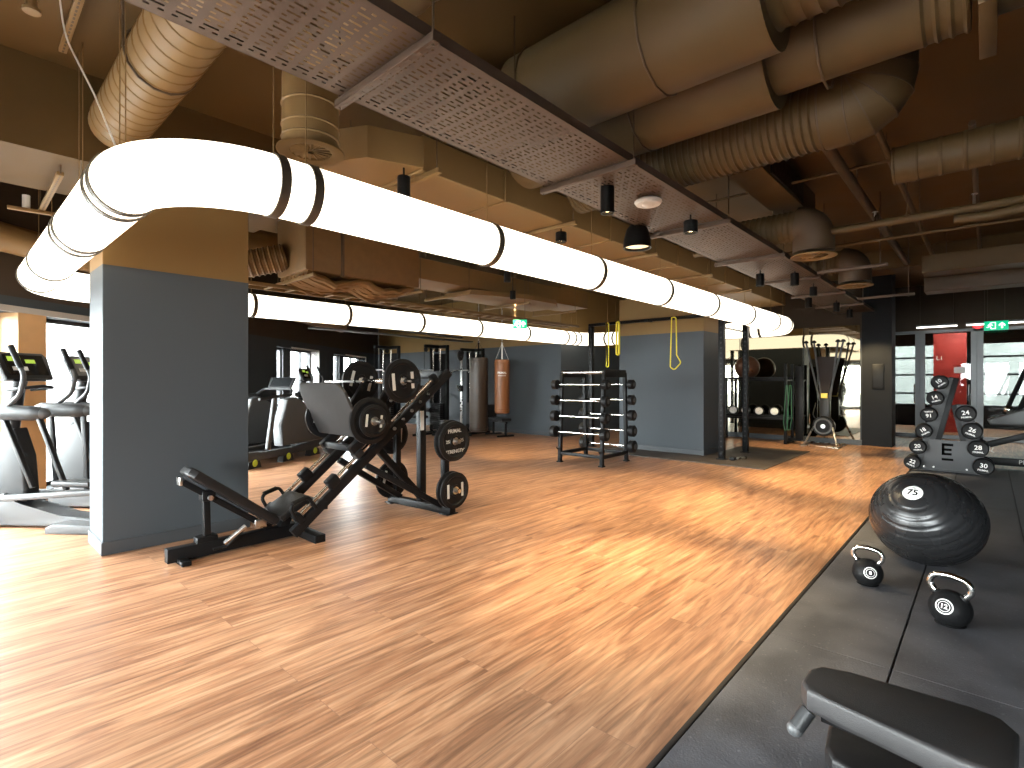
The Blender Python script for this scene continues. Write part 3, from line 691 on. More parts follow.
# ------------------------------------------------------------------ lamps
def spot_light(parent, loc, target, power, size=1.0, blend=0.75, col=(1.0, 0.77, 0.42)):
    l = bpy.data.lights.new('spot_lamp', 'SPOT'); l.energy = power*SPOT; l.spot_size = size; l.spot_blend = blend; l.color = col; l.shadow_soft_size = 0.04
    o = bpy.data.objects.new('spot_lamp', l); COL.objects.link(o); o.parent = parent; o.location = loc
    d = Vector(target)-Vector(loc); o.rotation_euler = d.to_track_quat('-Z', 'Y').to_euler()
def can_light(x, y, zb, h, r, label, zt, power=0, target=None, size=1.0):
    t = thing('spotlight', label, 'light', (x, y, zb), 0, 'black spotlights')
    MB().lathe([(0, h), (r*0.96, h), (r, h-0.01), (r, 0.0), (r*0.82, 0.0), (r*0.78, 0.03), (0, 0.03)], (0, 0, 0), seg=20).build('housing', black, t)
    MB().lathe([(0, 0.028), (r*0.6, 0.028), (r*0.6, 0.022), (0, 0.018)], (0, 0, 0), seg=16).build('lens', warmem, t)
    MB().cyl((0, 0, h), (0, 0, zt-zb), 0.008, 8).build('stem', black, t)
    if power: spot_light(t, (0, 0, 0.0), (target[0]-x, target[1]-y, -zb), power, size)
    return t
can_light(3.60, 2.25, 2.62+0.17, 0.25, 0.055, 'tall black cylinder spotlight hanging under the tray, nearest one', 3.0, 330, (3.35, 1.75))
can_light(4.72, 2.05, 2.83, 0.11, 0.065, 'short black spotlight under the tray just beyond the white disc', 3.0, 480, (6.3, 1.65))
can_light(2.42, 3.34, 2.83, 0.2, 0.05, 'black cylinder spotlight under the flat duct beside the round grille', 3.1, 80, (2.5, 3.0), 1.9)
can_light(4.46, 3.36, 2.93, 0.1, 0.06, 'small black spotlight under the flat duct over the ring', 3.1, 85, (4.6, 3.2), 1.7)
can_light(7.75, 2.36, 2.78, 0.17, 0.055, 'black spotlight under the tray, left of a pair past the grille drop', 3.0, 360, (6.3, 3.6))
can_light(8.15, 2.02, 2.80, 0.17, 0.055, 'black spotlight under the tray, right of a pair past the grille drop', 3.0, 480, (8.6, 1.65))
can_light(9.35, 2.05, 2.80, 0.14, 0.055, 'black spotlight under the tray beside the farther grille drop', 3.0, 220, (8.9, 3.1))
can_light(10.6, 2.40, 2.78, 0.17, 0.055, 'black spotlight under the tray, third from the far end', 3.0, 330, (10.8, 1.6))
can_light(11.6, 2.15, 2.78, 0.17, 0.055, 'black spotlight under the tray, second from the far end', 3.0, 260, (13.0, 3.0))
can_light(12.9, 2.15, 2.78, 0.17, 0.055, 'black spotlight at the far end of the tray', 3.0, 330, (15.2, 1.3))
can_light(6.6, 6.0, 2.85, 0.14, 0.05, 'black spotlight under the slab behind the exit sign', ZC, 330, (8.2, 6.9))
can_light(5.6, 5.2, 2.9, 0.14, 0.05, 'black spotlight under the slab between the columns', ZC, 120, (5.8, 5.0))
t = thing('pendant_light', 'black dome pendant with a warm glowing mouth under the tray', 'light', (4.75, 2.62, 2.79))
MB().lathe([(0.02, 0.24), (0.07, 0.235), (0.105, 0.19), (0.135, 0.08), (0.14, 0.0), (0.13, 0.0), (0.125, 0.07), (0.095, 0.17), (0.0, 0.18)], seg=32).build('shade', black, t)
MB().lathe([(0, 0.03), (0.12, 0.03), (0.12, 0.025), (0, 0.02)], seg=24).build('diffuser', mat('dim_warm_lamp', (0.9, 0.7, 0.45), 0.5, 0, 0.02, 4, emit=(1, 0.75, 0.42), es=1.1), t)
MB().cyl((0, 0, 0.23), (0, 0, 1.1), 0.006, 8).build('stem', black, t)
spot_light(t, (0, 0, 0.0), (0.3, -0.2, -2.79), 220, 1.5)
m = MB(); m.lathe([(0, 0.045), (0.09, 0.045), (0.112, 0.03), (0.115, 0.02), (0.10, 0.0), (0.06, -0.006), (0.055, -0.002), (0.04, -0.012), (0, -0.014)], (4.05, 2.13, 2.945), seg=32)
tag(m.build('smoke_detector', white_pl), 'white round detector disc fixed under the cable tray', 'detector')

# exit signs
def exit_sign(label, loc, w_, h_, normal, zt):
    t = thing('exit_sign', label, 'sign', loc); n = Vector(normal).normalized(); x = Vector((0, 0, 1)).cross(n)
    R = Matrix((x, Vector((0, 0, 1)), n)).transposed()
    MB().box((0, 0, 0), (w_, h_, 0.025), 0.003, R).build('panel', greenem, t)
    fm = frame(n*0.0135, n)
    m = MB(); k = h_
    # arrow
    ar = [(-.08, -.32), (.08, -.32), (.08, .05), (.26, -.1), (.26, .1), (0, .36), (-.26, .1), (-.26, -.1), (-.08, .05)]
    m.prism([(x_*k+w_*0.24, y_*k) for x_, y_ in ar], 0.001, fm); m.build('arrow', whiteem, t)
    # running figure and doorway
    m = MB(); ox = -w_*0.22
    m.prism([(ox+k*0.05, -k*.38), (ox+k*.42, -k*.38), (ox+k*.42, k*.38), (ox+k*.05, k*.38), (ox+k*.05, k*.3), (ox+k*.34, k*.3), (ox+k*.34, -k*.30), (ox+k*.05, -k*.30)], 0.001, fm)
    m.build('doorway', whiteem, t)
    m = MB(); m.prism([(ox-k*.02+k*.08*math.cos(a), k*.27+k*.08*math.sin(a)) for a in [2*PI*q/10 for q in range(10)]], 0.001, fm)
    m.prism([(ox-k*.12, k*.17), (ox+k*.06, k*.17), (ox+k*.2, k*.02), (ox+k*.14, -k*.02), (ox+k*.03, k*.06), (ox+k*.0, -k*.08), (ox+k*.1, -k*.36), (ox, -k*.36), (ox-k*.1, -k*.1), (ox-k*.22, -k*.22), (ox-k*.36, -k*.2), (ox-k*.34, -k*.12), (ox-k*.22, -k*.12), (ox-k*.13, k*.04), (ox-k*.24, k*.02), (ox-k*.28, k*.07)], 0.001, fm)
    m.build('running_figure', whiteem, t)
    for s in (-1, 1): MB().cyl(x*s*w_*0.35+Vector((0, 0, h_/2)), x*s*w_*0.35+Vector((0, 0, zt-loc[2])), 0.004, 6).build('hanger_wire', brown_dark, t)
exit_sign('green exit sign hanging over the gym floor before the far ring', (6.74, 5.96, 2.43), 0.24, 0.15, (-0.75, -0.66, 0), ZC)
exit_sign('green exit sign hanging before the glass doors', (16.55, -0.14, 2.74), 0.42, 0.21, (-1, 0, 0), ZC)
t = thing('alarm_sounder', 'red alarm light on the header over the glass doors', 'alarm', (16.93, 0.18, 2.79))
MB().lathe([(0, 0), (0.08, 0), (0.08, 0.04), (0.06, 0.09), (0, 0.1)], (0.07, 0, 0), (-1, 0, 0), 20).build('beacon', redem, t)
MB().box((0.05, 0, 0), (0.04, 0.2, 0.13), 0.01).build('base_plate', redpl, t)
for i, (y0, y1) in enumerate(((0.55, 1.36), (-3.0, 0.40))):
    t = thing('linear_light', ['short white strip light', 'long white strip light'][i]+' over the glass doors', 'light', (16.85, (y0+y1)/2, 2.83), 0, 'strip lights over the doors')
    MB().box((0, 0, 0.02), (0.09, y1-y0, 0.05), 0.004).build('body', alu, t); MB().box((0, 0, -0.018), (0.08, y1-y0-0.02, 0.03), 0.008).build('diffuser', stripem, t)
    for s in (-1, 1): MB().cyl((0, s*(y1-y0)*0.4, 0.04), (0, s*(y1-y0)*0.4, ZC-2.83), 0.004, 6).build('hanger_wire', brown_dark, t)
# ================================================================== EQUIPMENT
# ---- rubber platform under the rig
m = MB(); m.prism([(9.06, 2.69), (12.0, 2.69), (12.0, 4.03), (9.92, 4.03), (9.92, 6.25), (9.06, 6.25)], 0.012, Matrix.Translation((0, 0, 0.001)))
tag(m.build('rubber_mat', mat('brown_grey_rubber', (0.075, 0.058, 0.045), 0.55, 0, 0.25, 3, 0.3, 90)), 'thin dark rubber mat under the rig beside the second column', 'mat')

# ---- weight plates
def make_plate(label, loc, R=0.225, w=0.045, style='bars', text_lines=None, group='plates on the leg press'):
    t = thing('weight_plate', label, 'weight plate', loc, 0, group); k = R/0.225
    MB().lathe([(0.028, -w/2), (0.07*k, -w/2), (0.075*k, -w/2+0.010), (0.165*k, -w/2+0.012), (0.18*k, -w/2), (0.195*k, -w/2), (0.225*k, -w/2+0.01), (0.225*k, w/2-0.01), (0.195*k, w/2), (0.18*k, w/2), (0.165*k, w/2-0.012), (0.075*k, w/2-0.01), (0.07*k, w/2), (0.028, w/2), (0.028, -w/2)], (0, 0, 0), (0, 1, 0), 40).build('disc', rubber, t)
    MB().lathe([(0.026, -w/2-0.003), (0.042, -w/2-0.003), (0.042, w/2+0.003), (0.026, w/2+0.003), (0.026, -w/2-0.003)], (0, 0, 0), (0, 1, 0), 20).build('hub', steel, t)
    fm = frame((0, -w/2-0.0005, 0), (0, -1, 0), spin=random.uniform(-0.3, 0.3) if style == 'bars' else 0.04)
    if style == 'bars':
        for s in (-1, 1):
            m = MB(); x0 = s*0.115*k; m.prism([(x0-0.017*k, -0.085*k), (x0+0.017*k, -0.085*k), (x0+0.017*k, 0.085*k), (x0-0.017*k, 0.085*k)], 0.003, fm @ Matrix.Translation((0, 0, -0.006)) @ Matrix.Translation((0, 0, -0.004)), 0.0)
            m.build('grip_bar', offwhite, t)
    for i, (s, sz, dy) in enumerate(text_lines or []):
        text(s, sz*k, fm @ Matrix.Translation((0, dy*k, -0.0105 if abs(dy) > 0.08 else -0.0105)), offwhite, 'lettering', t)
    return t

# ---- leg press
LP = (2.4, 4.8, 0.0)
lp = thing('leg_press', 'black plate-loaded leg press with a grey foot plate and tilted rails', 'leg press machine', LP)
def l(x, y, z): return Vector((x-LP[0], y-LP[1], z))
def part(name, mb, m_, parent=lp, sm=35): return mb.build(name, m_, parent, sm)
part('base_beam', MB().bar(l(1.2, 4.78, .07), l(2.36, 4.80, .07), .08, .11), black)
part('front_foot', MB().bar(l(1.30, 4.62, .02), l(1.30, 4.95, .02), .07, .035), black)
part('cross_foot', MB().bar(l(2.30, 4.42, .035), l(2.30, 5.2, .035), .10, .07), black)
part('cross_foot', MB().bar(l(3.76, 4.30, .04), l(3.66, 5.32, .04), .09, .08), black)
for y in (4.36, 5.26): part('foot_pad', MB().box(l(3.75 if y < 4.8 else 3.66, y, .006), (.16, .14, .012), .004), black)
RA = Vector((2.10, 0, .10)); RB = Vector((3.90, 0, 1.55)); RD = (RB-RA).normalized(); RN = Vector((-RD.z, 0, RD.x))
def rp(s, y, n=0.0): q = RA+RD*s+RN*n; return l(q.x, y, q.z)
RL = (RB-RA).length
for y in (4.53, 5.07):
    ra = part('rail', MB().bar(rp(0, y), rp(RL, y), .055, .09), black)
    part('guide_rod', MB().cyl(rp(.12, y, .085), rp(RL-.25, y, .085), .017, 14), chrome)
    part('rod_block', MB().box(rp(.55, y, .085), (.12, .085, .10), .012, Matrix.Rotation(-math.atan2(RD.z, RD.x), 3, 'Y')), black)
    part('rod_block', MB().box(rp(.12, y, .075), (.07, .085, .10), .012, Matrix.Rotation(-math.atan2(RD.z, RD.x), 3, 'Y')), black)
    part('rod_block', MB().box(rp(RL-.22, y, .075), (.07, .085, .10), .012, Matrix.Rotation(-math.atan2(RD.z, RD.x), 3, 'Y')), black)
    for k in range(5):
        part('safety_peg', MB().cyl(rp(1.35+.14*k, y-.05, .02), rp(1.35+.14*k, y-.033, .02), .017, 10), steel)
part('top_cross_bar', MB().bar(rp(RL-.05, 4.5), rp(RL-.05, 5.1), .06, .09), black)
part('middle_cross_bar', MB().bar(rp(.35, 4.5, -.02), rp(.35, 5.1, -.02), .06, .07), black)
part('upright', MB().bar(l(3.72, 4.8, .08), l(3.72, 4.8, 1.40), .08, .08, up=(0, 1, 0)), black)
part('upright_sticker', MB().box(l(3.70, 4.757, 1.0), (.05, .003, .22), 0), white)
part('brace', MB().bar(l(3.05, 4.8, .82), l(3.72, 4.8, .12), .07, .07), black)
part('brace', MB().bar(rp(.9, 4.55, -.06), l(3.72, 4.45, .08), .06, .06), black)
part('brace', MB().bar(rp(.9, 5.05, -.06), l(3.68, 5.15, .08), .06, .06), black)
# plate storage posts
for y, x in ((4.42, 3.75), (5.2, 3.67)):
    part('storage_post', MB().bar(l(x, y, .06), l(x, y, 1.02), .07, .07, up=(0, 1, 0)), black)
    for z in (.80, .27):
        sgn = -1 if y < 4.8 else 1
        part('storage_horn', MB().cyl(l(x, y, z), l(x, y+sgn*.24, z), .023, 14), steel)
# sled
part('carriage', MB().bar(rp(.86, 4.53, .17), rp(1.38, 4.53, .17), .07, .09), black)
part('carriage', MB().bar(rp(.86, 5.07, .17), rp(1.38, 5.07, .17), .07, .09), black)
for s in (.9, 1.32):
    part('carriage_cross', MB().bar(rp(s, 4.5, .17), rp(s, 5.1, .17), .06, .06), black)
    for y in (4.53, 5.07):
        part('roller_block', MB().box(rp(s, y, .105), (.10, .10, .07), .015, Matrix.Rotation(-math.atan2(RD.z, RD.x), 3, 'Y')), dgrey)
part('loading_horn', MB().cyl(l(2.78, 4.17, 1.07), l(2.78, 5.43, 1.07), .025, 16), steel)
part('loading_horn', MB().cyl(l(3.17, 4.15, 1.45), l(3.17, 5.42, 1.45), .025, 16), chrome)
for y in (4.55, 5.05):
    part('sled_strut', MB().bar(l(2.82, y, .92), l(3.17, y, 1.47), .055, .07), black)
    part('sled_strut', MB().bar(l(2.62, y, 1.16), l(3.02, y, 1.15), .055, .06), black)
# foot plate, facing the seat
fpn = Vector((-.90, 0, -.42)).normalized(); fc = l(2.58, 4.8, 1.16)
pf = MB(); pf.prism([(-.42, -.28), (.42, -.28), (.44, -.18), (.44, .20), (.36, .29), (-.36, .29), (-.44, .20), (-.44, -.18)], .03, frame(fc-fpn*.03, fpn), .006)
part('foot_plate', pf, plate_face)
part('foot_plate_edge', MB().bar(fc-fpn*.045+Vector((0.12, -.36, .265)), fc-fpn*.045+Vector((0.12, .36, .265)), .03, .02), steel)
# seat
bd = (l(2.0, 4.8, .17)-l(1.32, 4.8, .70)); bl = bd.length; bd.normalize(); bn = Vector((-bd.z, 0, bd.x)); bn = bn if bn.z > 0 else -bn
mm = MX(bd, Vector((0, 1, 0)), bd.cross(Vector((0, 1, 0)))); mm.translation = l(1.32, 4.8, .70)
bp = MB(); bp.prism([(0, -.10), (.05, -.145), (bl*.55, -.165), (bl, -.15), (bl, .15), (bl*.55, .165), (.05, .145), (0, .10)], .075, mm, .02)
part('backrest', bp, vinyl)
part('backrest_frame', MB().bar(l(1.32, 4.8, .635), l(2.05, 4.8, .09), .07, .05), black)
part('frame_end_cap', MB().box(l(1.30, 4.8, .645), (.02, .085, .065), .004), steel)
sd = Vector((.87, 0, .49)); mm = MX(sd, Vector((0, 1, 0)), sd.cross(Vector((0, 1, 0)))); mm.translation = l(2.05, 4.8, .20)
sp = MB(); sp.prism([(0, -.2), (.26, -.2), (.30, -.15), (.30, .15), (.26, .2), (0, .2)], .065, mm, .018); part('seat', sp, vinyl)
part('seat_support', MB().bar(l(2.12, 4.8, .10), l(2.2, 4.8, .27), .08, .08, up=(0, 1, 0)), black)
part('adjust_post', MB().bar(l(1.50, 4.8, .11), l(1.49, 4.8, .50), .05, .05, up=(0, 1, 0)), black)
part('adjust_bracket', MB().box(l(1.50, 4.8, .50), (.10, .11, .08), .008), black)
part('adjust_bracket', MB().box(l(1.49, 4.8, .14), (.16, .10, .06), .01), black)
part('adjust_pin', MB().cyl(l(1.5, 4.735, .49), l(1.5, 4.70, .49), .02, 12), steel)
part('release_lever', MB().tube(fillet([l(1.50, 4.66, .08), l(1.60, 4.64, .09), l(1.72, 4.60, .22)], .04, 4), .013, 8), black)
part('lever_grip', MB().cyl(l(1.58, 4.642, .115), l(1.73, 4.60, .235), .02, 12), steel)
for y in (4.50, 5.10):
    part('side_handle', MB().tube(fillet([l(2.12, y, .22), l(2.05, y, .36), l(2.22, y, .42), l(2.30, y, .30)], .05, 5), .016, 10), black)
    part('handle_grip', MB().cyl(l(2.08, y, .375), l(2.2, y, .41), .021, 12), rubber)
part('seat_bracket', MB().box(l(1.90, 4.72, .20), (.10, .03, .08), .01), steel)
lines = [('PRIMAL', .06, .115), ('25KG      25', .052, 0), ('STRENGTH', .055, -.115)]
pk = [((2.78, 4.37, 1.07), .225, .045, 'big plate on the near side of the leg press sled, middle height', 'none', None),
      ((2.78, 4.315, 1.07), .155, .035, 'small plate nested over the big plate at sled middle height', 'bars', None),
      ((2.78, 5.23, 1.07), .225, .045, 'plate on the far side of the sled, behind the foot plate', 'bars', None),
      ((3.17, 4.40, 1.45), .225, .05, 'plate on the top bar of the sled, close to the tilted rail', 'bars', None),
      ((3.17, 5.18, 1.45), .225, .05, 'plate on the top bar of the sled, above the foot plate', 'bars', None),
      ((3.75, 4.325, .80), .225, .045, 'upper rear stored plate, inner one of its pair', 'none', None),
      ((3.75, 4.265, .80), .215, .045, 'upper rear stored plate with three lines of pale lettering', 'text', lines),
      ((3.75, 4.32, .27), .20, .045, 'lower rear stored plate, inner one of its pair near the floor', 'none', None),
      ((3.75, 4.26, .27), .195, .045, 'lower rear stored plate with bold pale bars near the floor', 'bars', None),
      ((3.67, 5.30, .80), .225, .045, 'upper stored plate on the far rear post behind the rails', 'bars', None),
      ((3.67, 5.30, .27), .225, .045, 'lower stored plate on the far rear post behind the rails', 'bars', None)]
for loc, R, w_, lab, st, tl in pk: make_plate(lab, loc, R, w_, st, tl)

# ---- barbell rack with fixed barbells
BR = (7.93, 5.25, 0.0); BZ = 0.03
rk = thing('barbell_rack', 'black two-sided barbell rack in front of the second column', 'barbell rack', BR, BZ)
def bx(s, z): return s*(0.43-0.07*z/1.62)            # legs lean in
for y in (-.43, .43):
    for s in (-1, 1):
        MB().bar((bx(s, 0), y, 0.0), (bx(s, 1.6), y, 1.60), .06, .06, up=(0, 1, 0)).build('leg', black, rk)
        MB().box((bx(s, 0), y, .012), (.10, .09, .024), .006).build('foot', rubber, rk)
    MB().bar((bx(-1, 1.58), y, 1.58), (bx(1, 1.58), y, 1.58), .06, .13).build('top_plate', black, rk)
    MB().bar((bx(-1, .16), y, .16), (bx(1, .16), y, .16), .05, .06).build('bottom_bar', black, rk)
MB().cyl((-.36, -.43, 1.60), (-.36, .43, 1.60), .022, 14).build('top_rail', steel, rk)
MB().cyl((.36, -.43, 1.60), (.36, .43, 1.60), .022, 14).build('top_rail', steel, rk)
MB().bar((-.42, -.43, .16), (-.42, .43, .16), .05, .05).build('stretcher', black, rk)
MB().bar((.42, -.43, .16), (.42, .43, .16), .05, .05).build('stretcher', black, rk)
LV = [1.42, 1.14, .86, .58, .30]
for y in (-.43, .43):
    for s in (-1, 1):
        for z in LV:
            MB().tube(fillet([(bx(s, z), y, z-.06), (bx(s, z)+s*.09, y, z-.06), (bx(s, z)+s*.11, y, z-.02)], .02, 3), .011, 8).build('hook', black, rk)
def make_barbell(label, loc, rz, R):
    t = thing('barbell', label, 'barbell', loc, rz, 'fixed barbells on the rack')
    MB().cyl((0, -.48, 0), (0, .48, 0), .0145, 14).build('bar', chrome, t)
    for s in (-1, 1):
        y = s*.46
        MB().lathe([(0, y), (R*.8, y), (R, y+s*.012), (R, y+s*.10), (R*.8, y+s*.115), (0, y+s*.115)], (0, 0, 0), (0, 1, 0), 28).build('head', rubber, t)
        MB().lathe([(0, y+s*.116), (R*.45, y+s*.116), (R*.45, y+s*.12), (0, y+s*.12)], (0, 0, 0), (0, 1, 0), 20).build('end_cap', grey_pl, t)
    return t
onames = ['topmost', 'second from the top', 'third from the top', 'fourth from the top', 'lowest']
for sd_, side in ((-1, 'rack side facing the leg press'), (1, 'rack side facing the column')):
    for i, z in enumerate(LV):
        if sd_ < 0 and i == 4: continue
        p = Matrix.Rotation(BZ, 4, 'Z') @ Vector((bx(sd_, z)+sd_*.075, 0, z-.032)); p = p+Vector(BR)
        make_barbell('black-headed barbell, %s on the %s' % (onames[i], side), p, BZ, .085+.006*i)

# ---- pull-up rig round the second column
rig = thing('pull_up_rig', 'dark pull-up rig of punched uprights round the second column', 'rig', (9.68, 3.61, 0))
UP = [(0, 0), (1.27, 0), (0, 2.85)]
for (x, y) in UP:
    u = MB().bar((x, y, 0.015), (x, y, 2.70), .10, .10, .006, up=(0, 1, 0)).build('upright', black, rig)
    m = MB()
    for k in range(24): m.box((x-.0505, y, .25+k*.095), (.003, .03, .03)); m.box((x, y-.0505, .25+k*.095), (.03, .003, .03))
    h_ = m.build('punched_holes', dgrey, u); h_['kind'] = 'stuff'
    MB().box((x, y, .02), (.16, .16, .014), .003).build('base_plate', black, rig)
MB().bar((0, -.03, 2.68), (0, 2.9, 2.68), .06, .06).build('top_rail', black, rig)
MB().bar((-.03, 0, 2.68), (1.3, 0, 2.68), .06, .06).build('top_rail', black, rig)
MB().cyl((0.06, .05, 2.45), (1.2, .05, 2.45), .016, 12).build('pull_up_bar', steel, rig)
MB().cyl((-.12, .05, 2.66), (-.12, 2.82, 2.66), .016, 12).build('pull_up_bar', black, rig)
for y in (.05, 1.4, 2.82): MB().bar((0, y, 2.66), (-.14, y, 2.66), .03, .05).build('bar_bracket', black, rig)
for z in (1.0, .12): MB().box((-.055, -.01, z), (.05, .06, .09), .01).build('j_cup', black, rig)
t = thing('anchor_clamp', 'small black clamp and pins at the foot of the nearest rig upright', 'clamp', (9.70, 3.42, .013))
MB().box((0, 0, .03), (.14, .10, .06), .015).build('body', black, t); MB().cyl((-.08, -.1, .05), (.12, -.18, .05), .018, 10).build('pin', steel, t); MB().ball((.12, -.18, .05), .03, 12).build('knob', rubber, t)
def loop_band(label, pts, m_, r=.012, group='bands on the rig'):
    o = MB().tube(fillet(list(pts)+[pts[0]], .05, 5)[:-1], r, 8, closed=True).build('resistance_band', m_); tag(o, label, 'resistance band', group); return o
loop_band('yellow loop band hanging against the slate column', [(9.54, 4.52, 2.68), (9.54, 4.43, 2.68), (9.54, 4.42, 1.95), (9.54, 4.33, 1.80), (9.54, 4.47, 1.66), (9.54, 4.55, 1.72)], yellow)
loop_band('wide yellow band hung at the corner of the slate column', [(9.54, 5.74, 2.68), (9.54, 5.68, 2.68), (9.54, 5.68, 2.0), (9.54, 5.74, 2.0)], yellow, .022)
loop_band('thin yellow loop band hanging beside the barbell rack', [(9.54, 5.99, 2.68), (9.54, 5.93, 2.68), (9.54, 5.93, 1.75), (9.54, 5.99, 1.75)], yellow, .014)

# ---- heavy bags
def heavy_bag(name, label, x, y, z0, z1, r, m_, ztop, logo=False, strap_m=white_pl):
    t = thing(name, label, 'punch bag', (x, y, z0), 0, None); h = z1-z0
    MB().lathe([(0, 0), (r*.8, 0.0), (r*.97, .02), (r, .06), (r, h-.06), (r*.98, h-.015), (r*.9, h), (0, h)], seg=36).build('body', m_, t)
    for z in (.10, h-.10): MB().lathe([(r+.002, z-.012), (r+.006, z), (r+.002, z+.012)], seg=36).build('seam', m_, t)
    ap = Vector((0, 0, h+.42))
    for k in range(4):
        a = PI/4+k*PI/2; p = Vector((r*.92*math.cos(a), r*.92*math.sin(a), h-.03)); MB().bar(p, ap, .03, .006, 0).build('strap', strap_m, t)
    MB().lathe([(.02, 0), (.03, .02), (.02, .04), (.01, .02), (.02, 0)], ap-Vector((0, 0, .02)), seg=12).build('swivel', steel, t)
    m = MB(); n = int((ztop-(z0+h+.44))/.045)
    for k in range(n):
        c_ = ap+Vector((0, 0, .03+k*.045)); ax = Vector((1, 0, 0)) if k % 2 else Vector((0, 1, 0))
        m.tube([c_+ax*.012*math.cos(2*PI*q/8)+Vector((0, 0, .028*math.sin(2*PI*q/8))) for q in range(8)], .004, 5, closed=True)
    m.build('chain', steel, t)
    if logo:
        nd = Vector((-x, -y, 0)).normalized()
        for s, dy in (('PRIMAL', 0), ('STRENGTH', -.07)):
            o = text(s, .075 if dy == 0 else .04, Matrix.Identity(4), white, 'lettering', t)
            a0 = math.atan2(nd.y, nd.x)
            for v in o.data.vertices:
                a = a0+v.co.x/r; z = h*.75+dy+v.co.y; rr = r+.003+v.co.z
                v.co = Vector((rr*math.cos(a), rr*math.sin(a), z))
    return t
heavy_bag('punch_bag', 'tan leather punch bag hanging before the slate back wall', 9.71, 9.20, .62, 2.0, .19, tan, ZC, True)
heavy_bag('punch_bag', 'long dark brown punch bag hanging left of the tan one', 9.40, 9.74, .14, 2.05, .24, darkbag, ZC, False, black)

# ---- small bench by the bags
t = thing('weight_bench', 'low black bench on the floor beneath the punch bags', 'bench', (10.05, 9.62, 0), 1.2)
m = MB(); m.box((0, 0, .44), (.9, .28, .07), .025); m.build('pad', vinyl, t)
m = MB(); m.bar((-.45, 0, .37), (.45, 0, .37), .05, .05); m.build('frame', black, t)
for x in (-.38, .38):
    MB().bar((x, 0, .03), (x, 0, .37), .05, .05, up=(0, 1, 0)).build('leg', black, t); MB().bar((x, -.24, .02), (x, .24, .02), .05, .04).build('foot', black, t)
MB().box((.5, 0, .62), (.07, .28, .36), .025).build('backrest', vinyl, t)

# ---- cable machines along the back wall
def cable_station(label, x, y, rz, H=2.3, w_=.62, seat=False):
    t = thing('cable_machine', label, 'cable machine', (x, y, 0), rz, 'cable machines by the back wall')
    for s in (-1, 1):
        MB().bar((0, s*w_/2, 0), (0, s*w_/2, H), .08, .06, up=(0, 1, 0)).build('upright', black, t)
        MB().cyl((-.10, s*w_*.22, .1), (-.10, s*w_*.22, H-.1), .014, 10).build('guide_rod', chrome, t)
        MB().bar((-.55, s*w_/2, .03), (.25, s*w_/2, .03), .07, .06).build('foot', black, t)
    MB().bar((0, -w_/2-.03, H-.03), (0, w_/2+.03, H-.03), .08, .08).build('top_beam', black, t)
    MB().bar((-.55, 0, H-.03), (.05, 0, H-.03), .06, .08).build('pulley_arm', black, t)
    st = MB()
    for k in range(14): st.box((-.10, 0, .14+k*.052), (.13, w_*.62, .046), .004, seg=1)
    st.build('weight_stack', dgrey, t)
    MB().box((.05, 0, 1.15), (.02, w_-.08, 2.1), .004).build('rear_shield', black, t)
    for z, xx in ((H-.12, -.5), (H-.12, -.10), (.2, -.3)):
        MB().lathe([(.015, -.014), (.055, -.014), (.065, -.01), (.055, 0), (.065, .01), (.055, .014), (.015, .014)], (xx, 0, z), (0, 1, 0), 20).build('pulley', dgrey, t)
    MB().cyl((-.555, 0, H-.14), (-.555, 0, 1.75), .005, 6).build('cable', black, t)
    MB().tube([(-.555, -.42, 1.66), (-.555, -.28, 1.74), (-.555, .28, 1.74), (-.555, .42, 1.66)], .016, 10).build('handle_bar', steel, t)
    if seat:
        MB().box((-.75, 0, .5), (.36, .34, .08), .03).build('seat', vinyl, t); MB().bar((-.75, 0, .03), (-.75, 0, .46), .07, .07, up=(0, 1, 0)).build('seat_post', black, t)
        MB().bar((-.95, 0, .03), (0, 0, .03), .07, .06).build('base_beam', black, t)
        MB().cyl((-.58, -.26, .68), (-.58, .26, .68), .06, 16).build('thigh_roller', vinyl, t)
    return t
cable_station('tall black cable machine left of the others by the back wall', 8.2, 11.95, math.radians(10), 2.38, .66, True)
cable_station('tall black cable machine in the middle of the back wall group', 9.3, 11.2, math.radians(5), 2.42, .62, True)
cable_station('black cable machine right behind the dark punch bag', 10.15, 10.65, math.radians(0), 2.34, .60)
t = thing('cable_machine', 'cable column with a bright chrome post beside the dark punch bag', 'cable machine', (9.35, 10.35, 0), .3, 'cable machines by the back wall')
MB().bar((0, 0, .04), (0, 0, 2.1), .05, .05, up=(0, 1, 0)).build('chrome_post', steel, t)
MB().bar((-.35, 0, .03), (.35, 0, .03), .08, .06).build('foot', black, t); MB().bar((0, -.3, .03), (0, .3, .03), .08, .06).build('foot', black, t)
MB().lathe([(.03, -.03), (.12, -.03), (.14, 0), (.12, .03), (.03, .03)], (-.06, 0, 2.12), (0, 1, 0), 24).build('pulley', dgrey, t)
MB().box((-.04, 0, 1.25), (.12, .12, .16), .02).build('carriage', black, t)
MB().tube(fillet([(-.1, 0, 1.25), (-.3, -.05, 1.34), (-.48, -.22, 1.22)], .08, 5), .014, 8).build('handle', steel, t)

